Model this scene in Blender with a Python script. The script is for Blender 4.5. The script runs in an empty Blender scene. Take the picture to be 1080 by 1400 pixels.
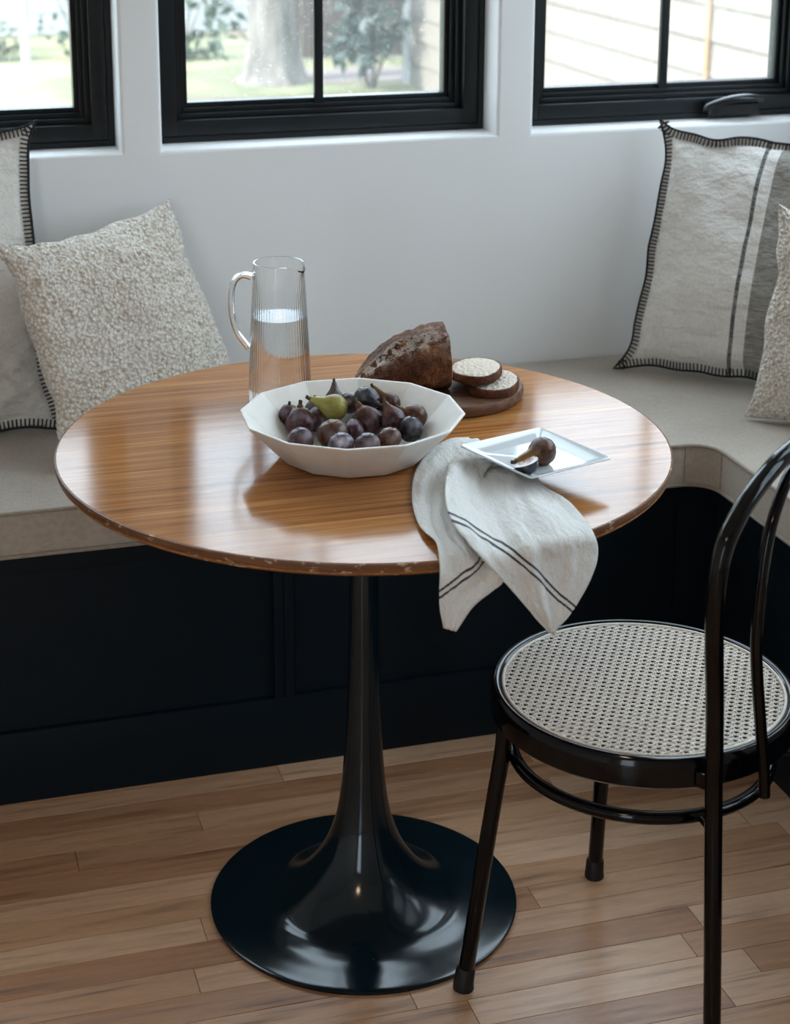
import bpy, bmesh, math, random
from mathutils import Vector, Matrix, noise as mnoise

C = bpy.context.scene.collection
S = bpy.context.scene
PI = math.pi
random.seed(7)

# ------------------------------------------------------------------ camera, world, sun, exposure
cam_d = bpy.data.cameras.new('camera')
cam = bpy.data.objects.new('camera', cam_d); C.objects.link(cam)
cam.location = (-0.6328, -2.2185, 1.5493)
cam.rotation_euler = (PI/2 - 0.2659, 0, -math.radians(15.92))
cam_d.sensor_width = 36; cam_d.lens = 61.4
cam_d.shift_x = 0.0307; cam_d.shift_y = -0.1981
cam_d.clip_start = 0.05; cam_d.clip_end = 300
cam_d.dof.use_dof = True; cam_d.dof.focus_distance = 2.5; cam_d.dof.aperture_fstop = 6.3
S.camera = cam

world = bpy.data.worlds.new('sky'); S.world = world; world.use_nodes = True
wn = world.node_tree.nodes; wn.clear()
wo = wn.new('ShaderNodeOutputWorld'); wb = wn.new('ShaderNodeBackground')
wb.inputs['Color'].default_value = (0.72, 0.855, 1.0, 1); wb.inputs['Strength'].default_value = 5.3
world.node_tree.links.new(wb.outputs[0], wo.inputs[0])

sun_d = bpy.data.lights.new('sun', 'SUN'); sun_d.energy = 6.5; sun_d.angle = math.radians(2); sun_d.color = (1, 0.95, 0.88)
sun = bpy.data.objects.new('sun', sun_d); C.objects.link(sun)
sun.rotation_euler = Vector((-0.70, -0.12, 0.62)).to_track_quat('Z', 'Y').to_euler()

S.view_settings.view_transform = 'Standard'; S.view_settings.look = 'None'
S.view_settings.gamma = 1; S.view_settings.exposure = 0.45
S.view_settings.use_curve_mapping = False
S.cycles.use_denoising = True
S.cycles.max_bounces = 10; S.cycles.transmission_bounces = 10; S.cycles.transparent_max_bounces = 12
S.cycles.sample_clamp_indirect = 6; S.cycles.caustics_reflective = False; S.cycles.blur_glossy = .3

# ------------------------------------------------------------------ material helpers
def mat(name, col=(.5,.5,.5), rough=.5, spec=.5, metal=0, coat=0, coat_rough=.05, sheen=0, trans=0, ior=1.45):
    m = bpy.data.materials.new(name); m.use_nodes = True
    b = m.node_tree.nodes['Principled BSDF']
    b.inputs['Base Color'].default_value = (*col, 1); b.inputs['Roughness'].default_value = rough
    b.inputs['Specular IOR Level'].default_value = spec; b.inputs['Metallic'].default_value = metal
    b.inputs['Coat Weight'].default_value = coat; b.inputs['Coat Roughness'].default_value = coat_rough
    b.inputs['Sheen Weight'].default_value = sheen; b.inputs['Transmission Weight'].default_value = trans
    b.inputs['IOR'].default_value = ior
    return m
class NT:
    def __init__(s, m): s.t = m.node_tree; s.n = s.t.nodes; s.b = s.n.get('Principled BSDF')
    def add(s, typ, **kw):
        n = s.n.new(typ)
        for k, v in kw.items():
            if k.startswith('i_'): n.inputs[k[2:].replace('_', ' ')].default_value = v
            else: setattr(n, k, v)
        return n
    def link(s, a, b): s.t.links.new(a, b)
    def coords(s, kind='Object', scale=(1,1,1), rot=(0,0,0)):
        tc = s.add('ShaderNodeTexCoord'); mp = s.add('ShaderNodeMapping')
        mp.inputs['Scale'].default_value = scale; mp.inputs['Rotation'].default_value = rot
        s.link(tc.outputs[kind], mp.inputs[0]); return mp.outputs[0]
    def noise(s, vec, scale, detail=4, rough=.55):
        n = s.add('ShaderNodeTexNoise'); n.inputs['Scale'].default_value = scale
        n.inputs['Detail'].default_value = detail; n.inputs['Roughness'].default_value = rough
        if vec is not None: s.link(vec, n.inputs['Vector'])
        return n.outputs['Fac']
    def ramp(s, fac, stops):
        r = s.add('ShaderNodeValToRGB'); e = r.color_ramp.elements
        while len(e) < len(stops): e.new(0.5)
        for el, (p, c) in zip(e, stops):
            el.position = p; el.color = (*c, 1) if len(c) == 3 else c
        s.link(fac, r.inputs[0]); return r.outputs[0]
    def mix(s, fac, a, b, mode='MIX'):
        m = s.add('ShaderNodeMix'); m.data_type = 'RGBA'; m.blend_type = mode
        for sock, v in ((m.inputs[0], fac), (m.inputs[6], a), (m.inputs[7], b)):
            if hasattr(v, 'is_output'): s.link(v, sock)
            elif isinstance(v, (int, float)): sock.default_value = v
            else: sock.default_value = (*v, 1)
        return m.outputs[2]
    def math(s, op, a, b=0.0):
        m = s.add('ShaderNodeMath'); m.operation = op
        for sock, v in ((m.inputs[0], a), (m.inputs[1], b)):
            if hasattr(v, 'is_output'): s.link(v, sock)
            else: sock.default_value = v
        return m.outputs[0]
    def color(s, out): s.link(out, s.b.inputs['Base Color'])
    def rough(s, out): s.link(out, s.b.inputs['Roughness'])
    def bump(s, height, strength=.3, dist=.01):
        b = s.add('ShaderNodeBump'); b.inputs['Strength'].default_value = strength; b.inputs['Distance'].default_value = dist
        s.link(height, b.inputs['Height']); s.link(b.outputs[0], s.b.inputs['Normal'])

M = {}
def make_materials():
    # painted plaster
    m = mat('wall_paint', (.79, .785, .78), .65); t = NT(m); v = t.coords('Object')
    t.bump(t.noise(v, 240, 3), .06, .002); M['wall'] = m
    M['ceiling'] = mat('ceiling_paint', (.82, .82, .81), .8)
    # bench paint
    m = mat('bench_paint', (.0036, .0088, .0135), .45, .2); t = NT(m); v = t.coords('Object', (3, 30, 3))
    t.rough(t.ramp(t.noise(v, 6, 5), [(.3, (.40,)*3), (.7, (.55,)*3)])); M['bench'] = m
    # window paint
    M['window'] = mat('window_paint', (.006, .009, .011), .32, .4)
    M['hardware'] = mat('window_hardware', (.012, .013, .014), .22, .5)
    # thin window glass with a trace of dust
    m = bpy.data.materials.new('window_glass'); m.use_nodes = True; n = m.node_tree.nodes; n.clear()
    o = n.new('ShaderNodeOutputMaterial'); tr = n.new('ShaderNodeBsdfTransparent'); gl = n.new('ShaderNodeBsdfGlossy'); df = n.new('ShaderNodeBsdfTranslucent')
    tr.inputs[0].default_value = (.97, .985, .975, 1); gl.inputs['Roughness'].default_value = 0.01; df.inputs[0].default_value = (.8, .85, .85, 1)
    lw = n.new('ShaderNodeLayerWeight'); lw.inputs[0].default_value = .5; pw = n.new('ShaderNodeMath'); pw.operation = 'POWER'; pw.inputs[1].default_value = 5
    fr = n.new('ShaderNodeMath'); fr.operation = 'MULTIPLY_ADD'; fr.inputs[1].default_value = .96; fr.inputs[2].default_value = .04
    m1 = n.new('ShaderNodeMixShader'); m2 = n.new('ShaderNodeMixShader')
    tc = n.new('ShaderNodeTexCoord'); nz = n.new('ShaderNodeTexNoise'); nz.inputs['Scale'].default_value = 190; nz.inputs['Detail'].default_value = 2
    rp = n.new('ShaderNodeValToRGB'); rp.color_ramp.elements[0].position = .62; rp.color_ramp.elements[0].color = (.035,)*3 + (1,)
    rp.color_ramp.elements[1].position = .8; rp.color_ramp.elements[1].color = (.30,)*3 + (1,)
    L = m.node_tree.links.new
    L(lw.outputs['Facing'], pw.inputs[0]); L(pw.outputs[0], fr.inputs[0]); L(tc.outputs['Object'], nz.inputs['Vector']); L(nz.outputs['Fac'], rp.inputs[0]); L(rp.outputs[0], m1.inputs[0])
    L(tr.outputs[0], m1.inputs[1]); L(df.outputs[0], m1.inputs[2])
    L(fr.outputs[0], m2.inputs[0]); L(m1.outputs[0], m2.inputs[1]); L(gl.outputs[0], m2.inputs[2]); L(m2.outputs[0], o.inputs[0])
    M['pane'] = m
    # oak floor strip: colour differs from plank to plank
    m = mat('oak_floor', (.4, .26, .15), .42, .55); t = NT(m)
    oi = t.add('ShaderNodeObjectInfo')
    tc = t.add('ShaderNodeTexCoord'); mp = t.add('ShaderNodeMapping'); mp.inputs['Scale'].default_value = (2.2, 34, 34)
    ad = t.add('ShaderNodeVectorMath'); ad.operation = 'ADD'
    sc = t.add('ShaderNodeVectorMath'); sc.operation = 'SCALE'; sc.inputs['Scale'].default_value = 37.0
    cx = t.add('ShaderNodeCombineXYZ'); t.link(oi.outputs['Random'], cx.inputs[0]); t.link(oi.outputs['Random'], cx.inputs[1])
    t.link(cx.outputs[0], sc.inputs[0]); t.link(tc.outputs['Object'], mp.inputs[0]); t.link(mp.outputs[0], ad.inputs[0]); t.link(sc.outputs[0], ad.inputs[1])
    g = t.noise(ad.outputs[0], 1.6, 7, .62)
    base = t.ramp(oi.outputs['Random'], [(0, (.40, .205, .108)), (.3, (.57, .34, .205)), (.55, (.47, .257, .140)), (.8, (.61, .38, .238)), (1, (.66, .43, .285))])
    grain = t.ramp(g, [(.30, (.40, .32, .26)), (.41, (.80, .76, .72)), (.52, (1.06, 1.05, 1.03)), (.66, (.90, .87, .84)), (.78, (.62, .56, .50))])
    col = t.mix(1.0, base, grain, 'MULTIPLY')
    mp2 = t.add('ShaderNodeMapping'); mp2.inputs['Scale'].default_value = (.12, .12, .12); t.link(ad.outputs[0], mp2.inputs[0])
    knot = t.ramp(t.noise(mp2.outputs[0], 3.2, 3), [(.66, (1, 1, 1)), (.76, (.55, .42, .34))])
    t.color(t.mix(.75, col, t.mix(1.0, col, knot, 'MULTIPLY'))); t.rough(t.ramp(g, [(.3, (.34,)*3), (.7, (.21,)*3)]))
    t.bump(g, .12, .002); M['oak'] = m
    # teak veneer tabletop
    m = mat('teak_veneer', (.35, .16, .06), .25, .36); t = NT(m)
    v = t.coords('Object', (1.1, 42, 42), (0, 0, math.radians(17)))
    g = t.noise(v, 2.4, 8, .6); v2 = t.coords('Object', (5, 260, 260), (0, 0, math.radians(17))); g2 = t.noise(v2, 2.0, 3)
    col = t.ramp(g, [(.30, (.185, .062, .015)), (.45, (.375, .150, .042)), (.58, (.46, .202, .064)), (.72, (.55, .27, .098))])
    t.color(t.mix(1.0, col, t.ramp(g2, [(.35, (.70, .64, .58)), (.6, (1.06, 1.04, 1.02))]), 'MULTIPLY'))
    t.rough(t.ramp(g2, [(.3, (.17,)*3), (.7, (.11,)*3)])); t.bump(g2, .02, .001); M['teak'] = m
    # worn wooden edge
    m = mat('table_edge', (.18, .08, .03), .4, .4); t = NT(m); v = t.coords('Object', (1, 1, 2)); g = t.noise(v, 22, 5)
    col = t.ramp(t.noise(t.coords('Object', (6, 6, 90)), 3, 4), [(.3, (.10, .038, .016)), (.7, (.22, .095, .042))])
    chip = t.ramp(t.noise(t.coords('Object', (1, 1, 2.2)), 58, 6, .65), [(.60, (0, 0, 0)), (.63, (1, 1, 1))])
    t.color(t.mix(chip, col, (.50, .38, .26))); t.bump(chip, .2, .002); M['table_edge'] = m
    # enamelled pedestal with fine wear specks
    m = mat('pedestal_enamel', (.010, .017, .021), .24, .5); t = NT(m)
    sp = t.ramp(t.noise(t.coords('Object'), 120, 4, .7), [(.70, (0, 0, 0)), (.75, (1, 1, 1))])
    t.color(t.mix(sp, (.0035, .0105, .0150), (.08, .10, .10))); t.rough(t.ramp(t.noise(t.coords('Object'), 9, 6), [(.35, (.09,)*3), (.65, (.17,)*3)]))
    t.bump(t.noise(t.coords('Object'), 60, 2), .02, .0012); M['pedestal'] = m
    M['chair'] = mat('chair_enamel', (.0015, .0016, .0022), .09, .32)
    M['rubber'] = mat('rubber', (.004, .004, .004), .55)
    m = mat('cane', (.60, .47, .33), .42, .4); t = NT(m)
    t.color(t.ramp(t.noise(t.coords('Object'), 130, 3), [(.3, (.72, .65, .56)), (.7, (.86, .80, .72))])); M['cane'] = m
    # linen seat cushion
    def linen(name, c1, c2, s=420, bump=.25, rough=.9, sheen=.15, wrinkle=0):
        m = mat(name, c1, rough, .2, sheen=sheen); t = NT(m)
        a = t.noise(t.coords('Object', (s*2.4, s*.22, s*2.4)), 1, 2); b = t.noise(t.coords('Object', (s*.22, s*2.4, s*.22)), 1, 2)
        w = t.math('ADD', t.math('MULTIPLY', a, .5), t.math('MULTIPLY', b, .5))
        l = t.noise(t.coords('Object'), 9, 3)
        f = t.math('ADD', t.math('MULTIPLY', w, .8), t.math('MULTIPLY', l, .2))
        t.color(t.ramp(f, [(.38, c2), (.62, c1)]))
        if wrinkle: t.bump(t.math('ADD', t.math('MULTIPLY', w, .12), t.noise(t.coords('Object', (1, 1, 1.9), (.4, .3, .5)), 15, 3, .5)), wrinkle, .03)
        else: t.bump(w, bump, .0015)
        return m
    M['linen'] = linen('cushion_linen', (.50, .44, .375), (.37, .315, .26))
    M['piping'] = linen('piping_linen', (.40, .345, .285), (.28, .235, .19))
    M['pillow_cream'] = linen('pillow_cotton', (.80, .755, .70), (.69, .64, .58), 300, .3, wrinkle=.9)
    # boucle
    m = mat('boucle', (.78, .72, .64), .95, .1, sheen=.3); t = NT(m); vo = t.add('ShaderNodeTexVoronoi'); vo.inputs['Scale'].default_value = 165
    t.link(t.coords('Object'), vo.inputs['Vector'])
    t.color(t.ramp(vo.outputs['Distance'], [(.15, (.90, .86, .80)), (.8, (.56, .47, .37))])); t.bump(t.math('SUBTRACT', 1.0, vo.outputs['Distance']), .8, .006); M['boucle'] = m  # brown in the gaps between nubs is shade put into the colour
    # striped pillow: stripes run by the cloth's own u coordinate
    m = mat('pillow_striped', (.8, .75, .7), .9, .2, sheen=.15); t = NT(m)
    at = t.add('ShaderNodeUVMap'); at.uv_map = 'uv'; sx = t.add('ShaderNodeSeparateXYZ'); t.link(at.outputs[0], sx.inputs[0]); u = sx.outputs[0]
    def band(lo, hi):
        return t.math('MULTIPLY', t.math('GREATER_THAN', u, lo), t.math('LESS_THAN', u, hi))
    w1 = t.noise(t.coords('Object', (500, 500, 60)), 1, 3); w2 = t.noise(t.coords('Object', (60, 60, 700)), 1, 3)
    base = t.ramp(w1, [(.35, (.82, .78, .73)), (.65, (.92, .89, .85))])
    grey = t.ramp(w2, [(.35, (.23, .215, .19)), (.65, (.45, .43, .39))])
    ch = t.ramp(w2, [(.40, (.06, .065, .07)), (.62, (.34, .33, .31))])
    c = t.mix(band(.462, .480), base, ch); c = t.mix(band(.532, .90), c, grey); t.color(c); t.bump(t.math('ADD', t.math('MULTIPLY', w1, .12), t.noise(t.coords('Object', (1, 1, 1.9), (.4, .3, .5)), 15, 3, .5)), .9, .03); M['pillow_stripe'] = m
    M['thread'] = mat('black_thread', (.015, .014, .015), .8); M['thread_white'] = mat('cream_thread', (.75, .70, .62), .9)
    # towel: stripes by the cloth's own uv
    m = mat('towel_linen', (.78, .77, .74), .92, .15, sheen=.2); t = NT(m)
    at = t.add('ShaderNodeUVMap'); at.uv_map = 'uv'; sx = t.add('ShaderNodeSeparateXYZ'); t.link(at.outputs[0], sx.inputs[0]); u = sx.outputs[0]
    d = t.math('ABSOLUTE', u); inb = t.math('MULTIPLY', t.math('GREATER_THAN', d, .0020), t.math('LESS_THAN', d, .0046))
    w = t.noise(t.coords('Object', (700, 700, 700)), 1, 3)
    c = t.ramp(w, [(.35, (.70, .69, .665)), (.65, (.84, .83, .80))]); t.color(t.mix(inb, c, t.ramp(w, [(.4, (.018, .02, .027)), (.62, (.10, .105, .12))])))
    t.bump(t.math('ADD', t.noise(t.coords('Object', (1.6, .55, 1), (0, 0, .6)), 55, 5, .6), t.math('MULTIPLY', w, .15)), .75, .008); M['towel'] = m
    # crockery
    m = mat('bowl_stoneware', (.74, .70, .64), .42, .4); t = NT(m)
    t.color(t.ramp(t.noise(t.coords('Object'), 30, 5), [(.3, (.74, .70, .64)), (.7, (.83, .80, .75))])); t.bump(t.noise(t.coords('Object'), 90, 4), .1, .002); M['bowl'] = m
    M['porcelain'] = mat('porcelain', (.60, .63, .65), .12, .5, coat=.4)
    M['glass'] = mat('clear_glass', (1, 1, 1), 0.0, .5, trans=1, ior=1.46)
    M['water'] = mat('water', (1, 1, 1), 0.0, .5, trans=1, ior=1.33)
    # walnut board
    m = mat('walnut', (.12, .05, .03), .5, .35); t = NT(m); g = t.noise(t.coords('Object', (4, 60, 60), (0, 0, .3)), 2, 6)
    t.color(t.ramp(g, [(.3, (.055, .022, .012)), (.7, (.19, .088, .048))])); M['walnut'] = m
    # bread
    m = mat('bread_crust', (.2, .09, .04), .75, .25); t = NT(m)
    n1 = t.noise(t.coords('Object'), 26, 6, .65); n2 = t.noise(t.coords('Object'), 260, 3)
    c = t.ramp(n1, [(.30, (.040, .016, .010)), (.5, (.130, .050, .024)), (.68, (.27, .120, .050))])
    c = t.mix(1.0, c, t.ramp(n2, [(.3, (.55, .5, .48)), (.7, (1.2, 1.15, 1.1))]), 'MULTIPLY')
    at = t.add('ShaderNodeUVMap'); at.uv_map = 'uv'; sx = t.add('ShaderNodeSeparateXYZ'); t.link(at.outputs[0], sx.inputs[0])
    fl = t.math('MULTIPLY', sx.outputs[0], t.ramp(t.noise(t.coords('Object'), 75, 6, .7), [(.45, (0, 0, 0)), (.52, (1, 1, 1))]))
    t.color(t.mix(fl, c, (.66, .60, .53))); t.bump(t.math('ADD', n1, t.math('MULTIPLY', n2, .5)), .7, .006); M['crust'] = m
    m = mat('bread_crumb', (.6, .45, .3), .9, .1); t = NT(m)
    vo = t.add('ShaderNodeTexVoronoi'); vo.inputs['Scale'].default_value = 95; vo.inputs['Randomness'].default_value = 1; t.link(t.coords('Object', (1, 1.6, 1)), vo.inputs['Vector'])
    n1 = t.noise(t.coords('Object'), 40, 4)
    hole = t.ramp(t.math('ADD', vo.outputs['Distance'], t.math('MULTIPLY', n1, .45)), [(.24, (.27, .16, .09)), (.36, (.66, .57, .48))])
    t.color(hole); t.bump(vo.outputs['Distance'], .7, .004); M['crumb'] = m
    # figs: skin pigment fades towards the stem (object z), each fruit its own mix
    def fig_mat(name, dark, mid, neck, bloom, gloss=.20):
        m = mat(name, dark, gloss, .45); t = NT(m)
        tc = t.add('ShaderNodeTexCoord'); sx = t.add('ShaderNodeSeparateXYZ'); t.link(tc.outputs['Object'], sx.inputs[0])
        st = t.noise(t.coords('Object', (90, 90, 10)), 1.5, 4); bl = t.noise(t.coords('Object'), 55, 5)
        body = t.ramp(st, [(.35, dark), (.68, mid)])
        hz = t.math('ADD', t.math('MULTIPLY', sx.outputs[2], 28.0), t.math('MULTIPLY', st, .35))
        c = t.mix(t.ramp(hz, [(.45, (0, 0, 0)), (.95, (1, 1, 1))]), body, neck)
        c = t.mix(t.ramp(bl, [(.50, (0, 0, 0)), (.72, (bloom,)*3)]), c, (.50, .47, .54)); t.color(c)
        t.rough(t.ramp(bl, [(.35, (gloss,)*3), (.7, (.48,)*3)])); t.bump(t.math('ADD', st, t.math('MULTIPLY', bl, .4)), .25, .002)
        return m
    M['fig_purple'] = fig_mat('fig_purple', (.026, .010, .017), (.085, .026, .025), (.13, .058, .035), .30)
    M['fig_brown'] = fig_mat('fig_brown', (.036, .012, .010), (.140, .050, .018), (.19, .10, .028), .16)
    M['fig_black'] = fig_mat('fig_black', (.007, .009, .014), (.020, .016, .026), (.04, .025, .03), .25, .2)
    M['fig_pale'] = fig_mat('fig_pale', (.045, .022, .038), (.12, .085, .11), (.12, .085, .07), .9)
    M['fig_green'] = fig_mat('fig_green', (.20, .165, .030), (.36, .31, .075), (.30, .27, .06), .12, .28)
    M['fig_stem'] = mat('fig_stem', (.055, .038, .018), .7)
    m = mat('fig_flesh', (.6, .5, .42), .4); t = NT(m)
    at = t.add('ShaderNodeUVMap'); at.uv_map = 'uv'; sx = t.add('ShaderNodeSeparateXYZ'); t.link(at.outputs[0], sx.inputs[0])
    pulp = t.ramp(t.noise(t.coords('Object', (1, 1, .6)), 240, 3), [(.38, (.22, .05, .06)), (.55, (.55, .33, .28)), (.72, (.75, .65, .52))])
    t.color(t.mix(t.ramp(sx.outputs[0], [(.55, (0, 0, 0)), (.72, (1, 1, 1))]), pulp, (.80, .77, .72))); M['fig_flesh'] = m
    # outdoors
    M['bounce_ground'] = mat('neutral_bounce_ground', (.30, .285, .265), .9)  # unseen ground, made neutral so no green light bounces into the room
    m = mat('lawn', (.2, .26, .1), .9); t = NT(m); v = t.coords('Object'); n1 = t.noise(v, .55, 5)
    t.color(t.ramp(n1, [(.36, (.16, .115, .09)), (.47, (.13, .14, .075)), (.6, (.26, .25, .14))])); M['lawn'] = m
    M['gravel'] = mat('garden_path_gravel', (.20, .165, .155), .9)
    m = mat('bark', (.3, .27, .24), .95); t = NT(m)
    t.color(t.ramp(t.noise(t.coords('Object', (9, 9, 2)), 1.3, 6), [(.35, (.10, .088, .08)), (.65, (.22, .20, .183))])); M['bark'] = m
    M['leaf'] = mat('leaf_green', (.035, .058, .036), .5); M['leaf_light'] = mat('leaf_yellow_green', (.065, .08, .035), .5); M['leaf_blue'] = mat('leaf_blue_green', (.04, .06, .053), .5)
    M['white_board'] = mat('white_board', (.42, .43, .44), .7); M['cream_board'] = mat('cream_siding', (.215, .19, .165), .7)
    M['brown_fence'] = mat('brown_fence', (.11, .082, .074), .85); M['roof'] = mat('roof_slate', (.12, .12, .13), .8)
    M['copper'] = mat('copper_pipe', (.36, .20, .10), .5)
make_materials()

# ------------------------------------------------------------------ mesh helpers
class MB:
    def __init__(s): s.v = []; s.f = []; s.uv = None
    def add(s, vs, fs):
        o = len(s.v); s.v += [tuple(p) for p in vs]; s.f += [tuple(i + o for i in f) for f in fs]; return s
    def box(s, lo, hi, bev=0.0, seg=2):
        bm = bmesh.new(); bmesh.ops.create_cube(bm, size=1)
        for v in bm.verts:
            v.co = Vector([lo[k] + (v.co[k] + .5)*(hi[k] - lo[k]) for k in range(3)])
        if bev > 0: bmesh.ops.bevel(bm, geom=list(bm.edges), offset=bev, segments=seg, profile=.7, affect='EDGES')
        bm.verts.index_update(); s.add([v.co[:] for v in bm.verts], [[v.index for v in f.verts] for f in bm.faces]); bm.free(); return s
    def lathe(s, prof, seg=48, rib=None, cap=True):
        n = len(prof); vs = []
        for k in range(seg):
            a = 2*PI*k/seg
            for r, z in prof:
                rr = r + (rib(a, r, z) if rib else 0); vs.append((rr*math.cos(a), rr*math.sin(a), z))
        fs = [(k*n + i, ((k+1) % seg)*n + i, ((k+1) % seg)*n + i + 1, k*n + i + 1) for k in range(seg) for i in range(n-1)]
        if cap:
            if prof[0][0] > 1e-6: fs.append(tuple(k*n for k in reversed(range(seg))))
            if prof[-1][0] > 1e-6: fs.append(tuple(k*n + n - 1 for k in range(seg)))
        return s.add(vs, fs)
    def tube(s, path, rad, seg=12, closed=False, cap=True, flat=1.0):
        P = [Vector(p) for p in path]; n = len(P); vs = []; up = None
        for i in range(n):
            if closed: t = P[(i+1) % n] - P[i-1]
            else: t = P[min(i+1, n-1)] - P[max(i-1, 0)]
            t.normalize()
            if up is None: up = Vector((0, 0, 1)) if abs(t.z) < .9 else Vector((1, 0, 0))
            side = t.cross(up).normalized(); up = side.cross(t).normalized()
            r = rad[i] if isinstance(rad, (list, tuple)) else rad
            for k in range(seg):
                a = 2*PI*k/seg; vs.append(P[i] + side*(math.cos(a)*r) + up*(math.sin(a)*r*flat))
        m = n if closed else n - 1
        fs = [(i*seg + k, i*seg + (k+1) % seg, ((i+1) % n)*seg + (k+1) % seg, ((i+1) % n)*seg + k) for i in range(m) for k in range(seg)]
        if cap and not closed:
            fs.append(tuple(reversed(range(seg)))); fs.append(tuple((n-1)*seg + k for k in range(seg)))
        return s.add(vs, fs)
    def build(s, name, m, parent=None, smooth=None, loc=None, rot=None):
        me = bpy.data.meshes.new(name); me.from_pydata(s.v, [], s.f); me.update()
        if m: me.materials.append(M[m] if isinstance(m, str) else m)
        if smooth is not None:
            me.shade_smooth()
            if smooth < 180: me.set_sharp_from_angle(angle=math.radians(smooth))
        if s.uv:
            l = me.uv_layers.new(name='uv')
            for lp in me.loops: l.data[lp.index].uv = s.uv[lp.vertex_index]
        return link(name, me, parent, loc, rot)
def link(name, me, parent=None, loc=None, rot=None):
    o = bpy.data.objects.new(name, me); C.objects.link(o)
    if parent: o.parent = parent
    if loc: o.location = loc
    if rot: o.rotation_euler = rot
    return o
def tag(o, label=None, cat=None, group=None, kind=None):
    if label: o['label'] = label
    if cat: o['category'] = cat
    if group: o['group'] = group
    if kind: o['kind'] = kind
    return o
def thing(name, label, cat, loc=(0, 0, 0), rz=0, group=None):
    o = bpy.data.objects.new(name, None); C.objects.link(o); o.empty_display_size = .05
    o.location = loc; o.rotation_euler = (0, 0, rz); return tag(o, label, cat, group)
def struct(o): o['kind'] = 'structure'; return o
def catmull(pts, n):
    m = len(pts); P = [tuple(2*a - b for a, b in zip(pts[0], pts[1]))] + [tuple(p) for p in pts] + [tuple(2*a - b for a, b in zip(pts[-1], pts[-2]))]; out = []
    for q in range(n):
        t = (m-1)*q/(n-1); i = min(int(t), m-2); u = t - i; A, B, D, E = P[i:i+4]
        out.append(tuple(.5*(2*b + (d-a)*u + (2*a - 5*b + 4*d - e)*u*u + (-a + 3*b - 3*d + e)*u**3) for a, b, d, e in zip(A, B, D, E)))
    return out
def grid_faces(n, m, flip=False):
    f = [(i*m + j, (i+1)*m + j, (i+1)*m + j + 1, i*m + j + 1) for i in range(n-1) for j in range(m-1)]
    return [tuple(reversed(q)) for q in f] if flip else f

# ------------------------------------------------------------------ room shell
def wall(name, x0, x1, z0, z1, ops, thick, loc, rz, bev=.009):
    """wall in its own frame: x along it, face at y=0, thickness towards +y"""
    xs = sorted({x0, x1, *[a for o in ops for a in o[:2]]}); zs = sorted({z0, z1, *[a for o in ops for a in o[2:]]})
    def is_open(xa, za): return any(o[0] <= xa < o[1] - 1e-6 and o[2] <= za < o[3] - 1e-6 for o in ops)
    bm = bmesh.new(); V = {}
    def vert(x, y, z):
        k = (round(x, 5), y, round(z, 5))
        if k not in V: V[k] = bm.verts.new((x, y, z))
        return V[k]
    cell = {(i, j): not is_open(xs[i], zs[j]) for i in range(len(xs)-1) for j in range(len(zs)-1)}
    for (i, j), s in cell.items():
        if not s: continue
        a, b, c, d = xs[i], xs[i+1], zs[j], zs[j+1]
        bm.faces.new([vert(a, 0, c), vert(b, 0, c), vert(b, 0, d), vert(a, 0, d)])
        bm.faces.new([vert(a, thick, d), vert(b, thick, d), vert(b, thick, c), vert(a, thick, c)])
        for di, dj, p, q in ((-1, 0, (a, d), (a, c)), (1, 0, (b, c), (b, d)), (0, -1, (a, c), (b, c)), (0, 1, (b, d), (a, d))):
            if not cell.get((i+di, j+dj), False):
                bm.faces.new([vert(p[0], 0, p[1]), vert(p[0], thick, p[1]), vert(q[0], thick, q[1]), vert(q[0], 0, q[1])])
    bm.normal_update()
    ed = []
    for e in bm.edges:
        if all(abs(v.co.y) < 1e-6 for v in e.verts) and len(e.link_faces) == 2:
            n0, n1 = e.link_faces[0].normal, e.link_faces[1].normal
            mid = (e.verts[0].co + e.verts[1].co)/2
            if abs(n0.dot(n1)) < .5 and x0 + .01 < mid.x < x1 - .01 and z0 + .01 < mid.z < z1 - .01: ed.append(e)
    if ed: bmesh.ops.bevel(bm, geom=ed, offset=bev, segments=4, profile=.5, affect='EDGES')
    bmesh.ops.recalc_face_normals(bm, faces=bm.faces)
    me = bpy.data.meshes.new(name); bm.to_mesh(me); bm.free(); me.materials.append(M['wall']); me.shade_smooth(); me.set_sharp_from_angle(angle=math.radians(35))
    return struct(link(name, me, None, loc, (0, 0, rz)))

WY, WX, LX, RY, CZ, BX = .94, 1.285, -3.0, -3.7, 2.8, -2.0       # wall faces of the nook and ceiling height
OW, OH, SZ = .653, 1.52, .985                            # window opening width, height, sill height
back_x = [-.845, -.116, .612]
side_y = [(.80, OW), (.07, OW), (-.66, OW)]                                       # far jamb of each window in the side wall
wall('wall_back', LX, WX + .2, -.6, CZ, [(x, x + OW, SZ, SZ + OH) for x in back_x], .2, (0, WY, 0), 0)
wall('wall_right', -WY, -RY, -.6, CZ, [(-y, -y + w, SZ, SZ + OH) for y, w in side_y], .2, (WX, 0, 0), -PI/2)
wall('wall_left', RY - .2, WY + .2, -.6, CZ, [], .2, (LX, 0, 0), PI/2)
wall('wall_rear', -WX - .2, -LX + .2, -.6, CZ, [(1.6, 2.5, 0.0, 2.5)], .2, (0, RY, 0), PI)
struct(MB().box((LX - .2, RY - .2, CZ), (WX + .2, WY + .2, CZ + .15)).build('ceiling', 'ceiling'))

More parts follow.
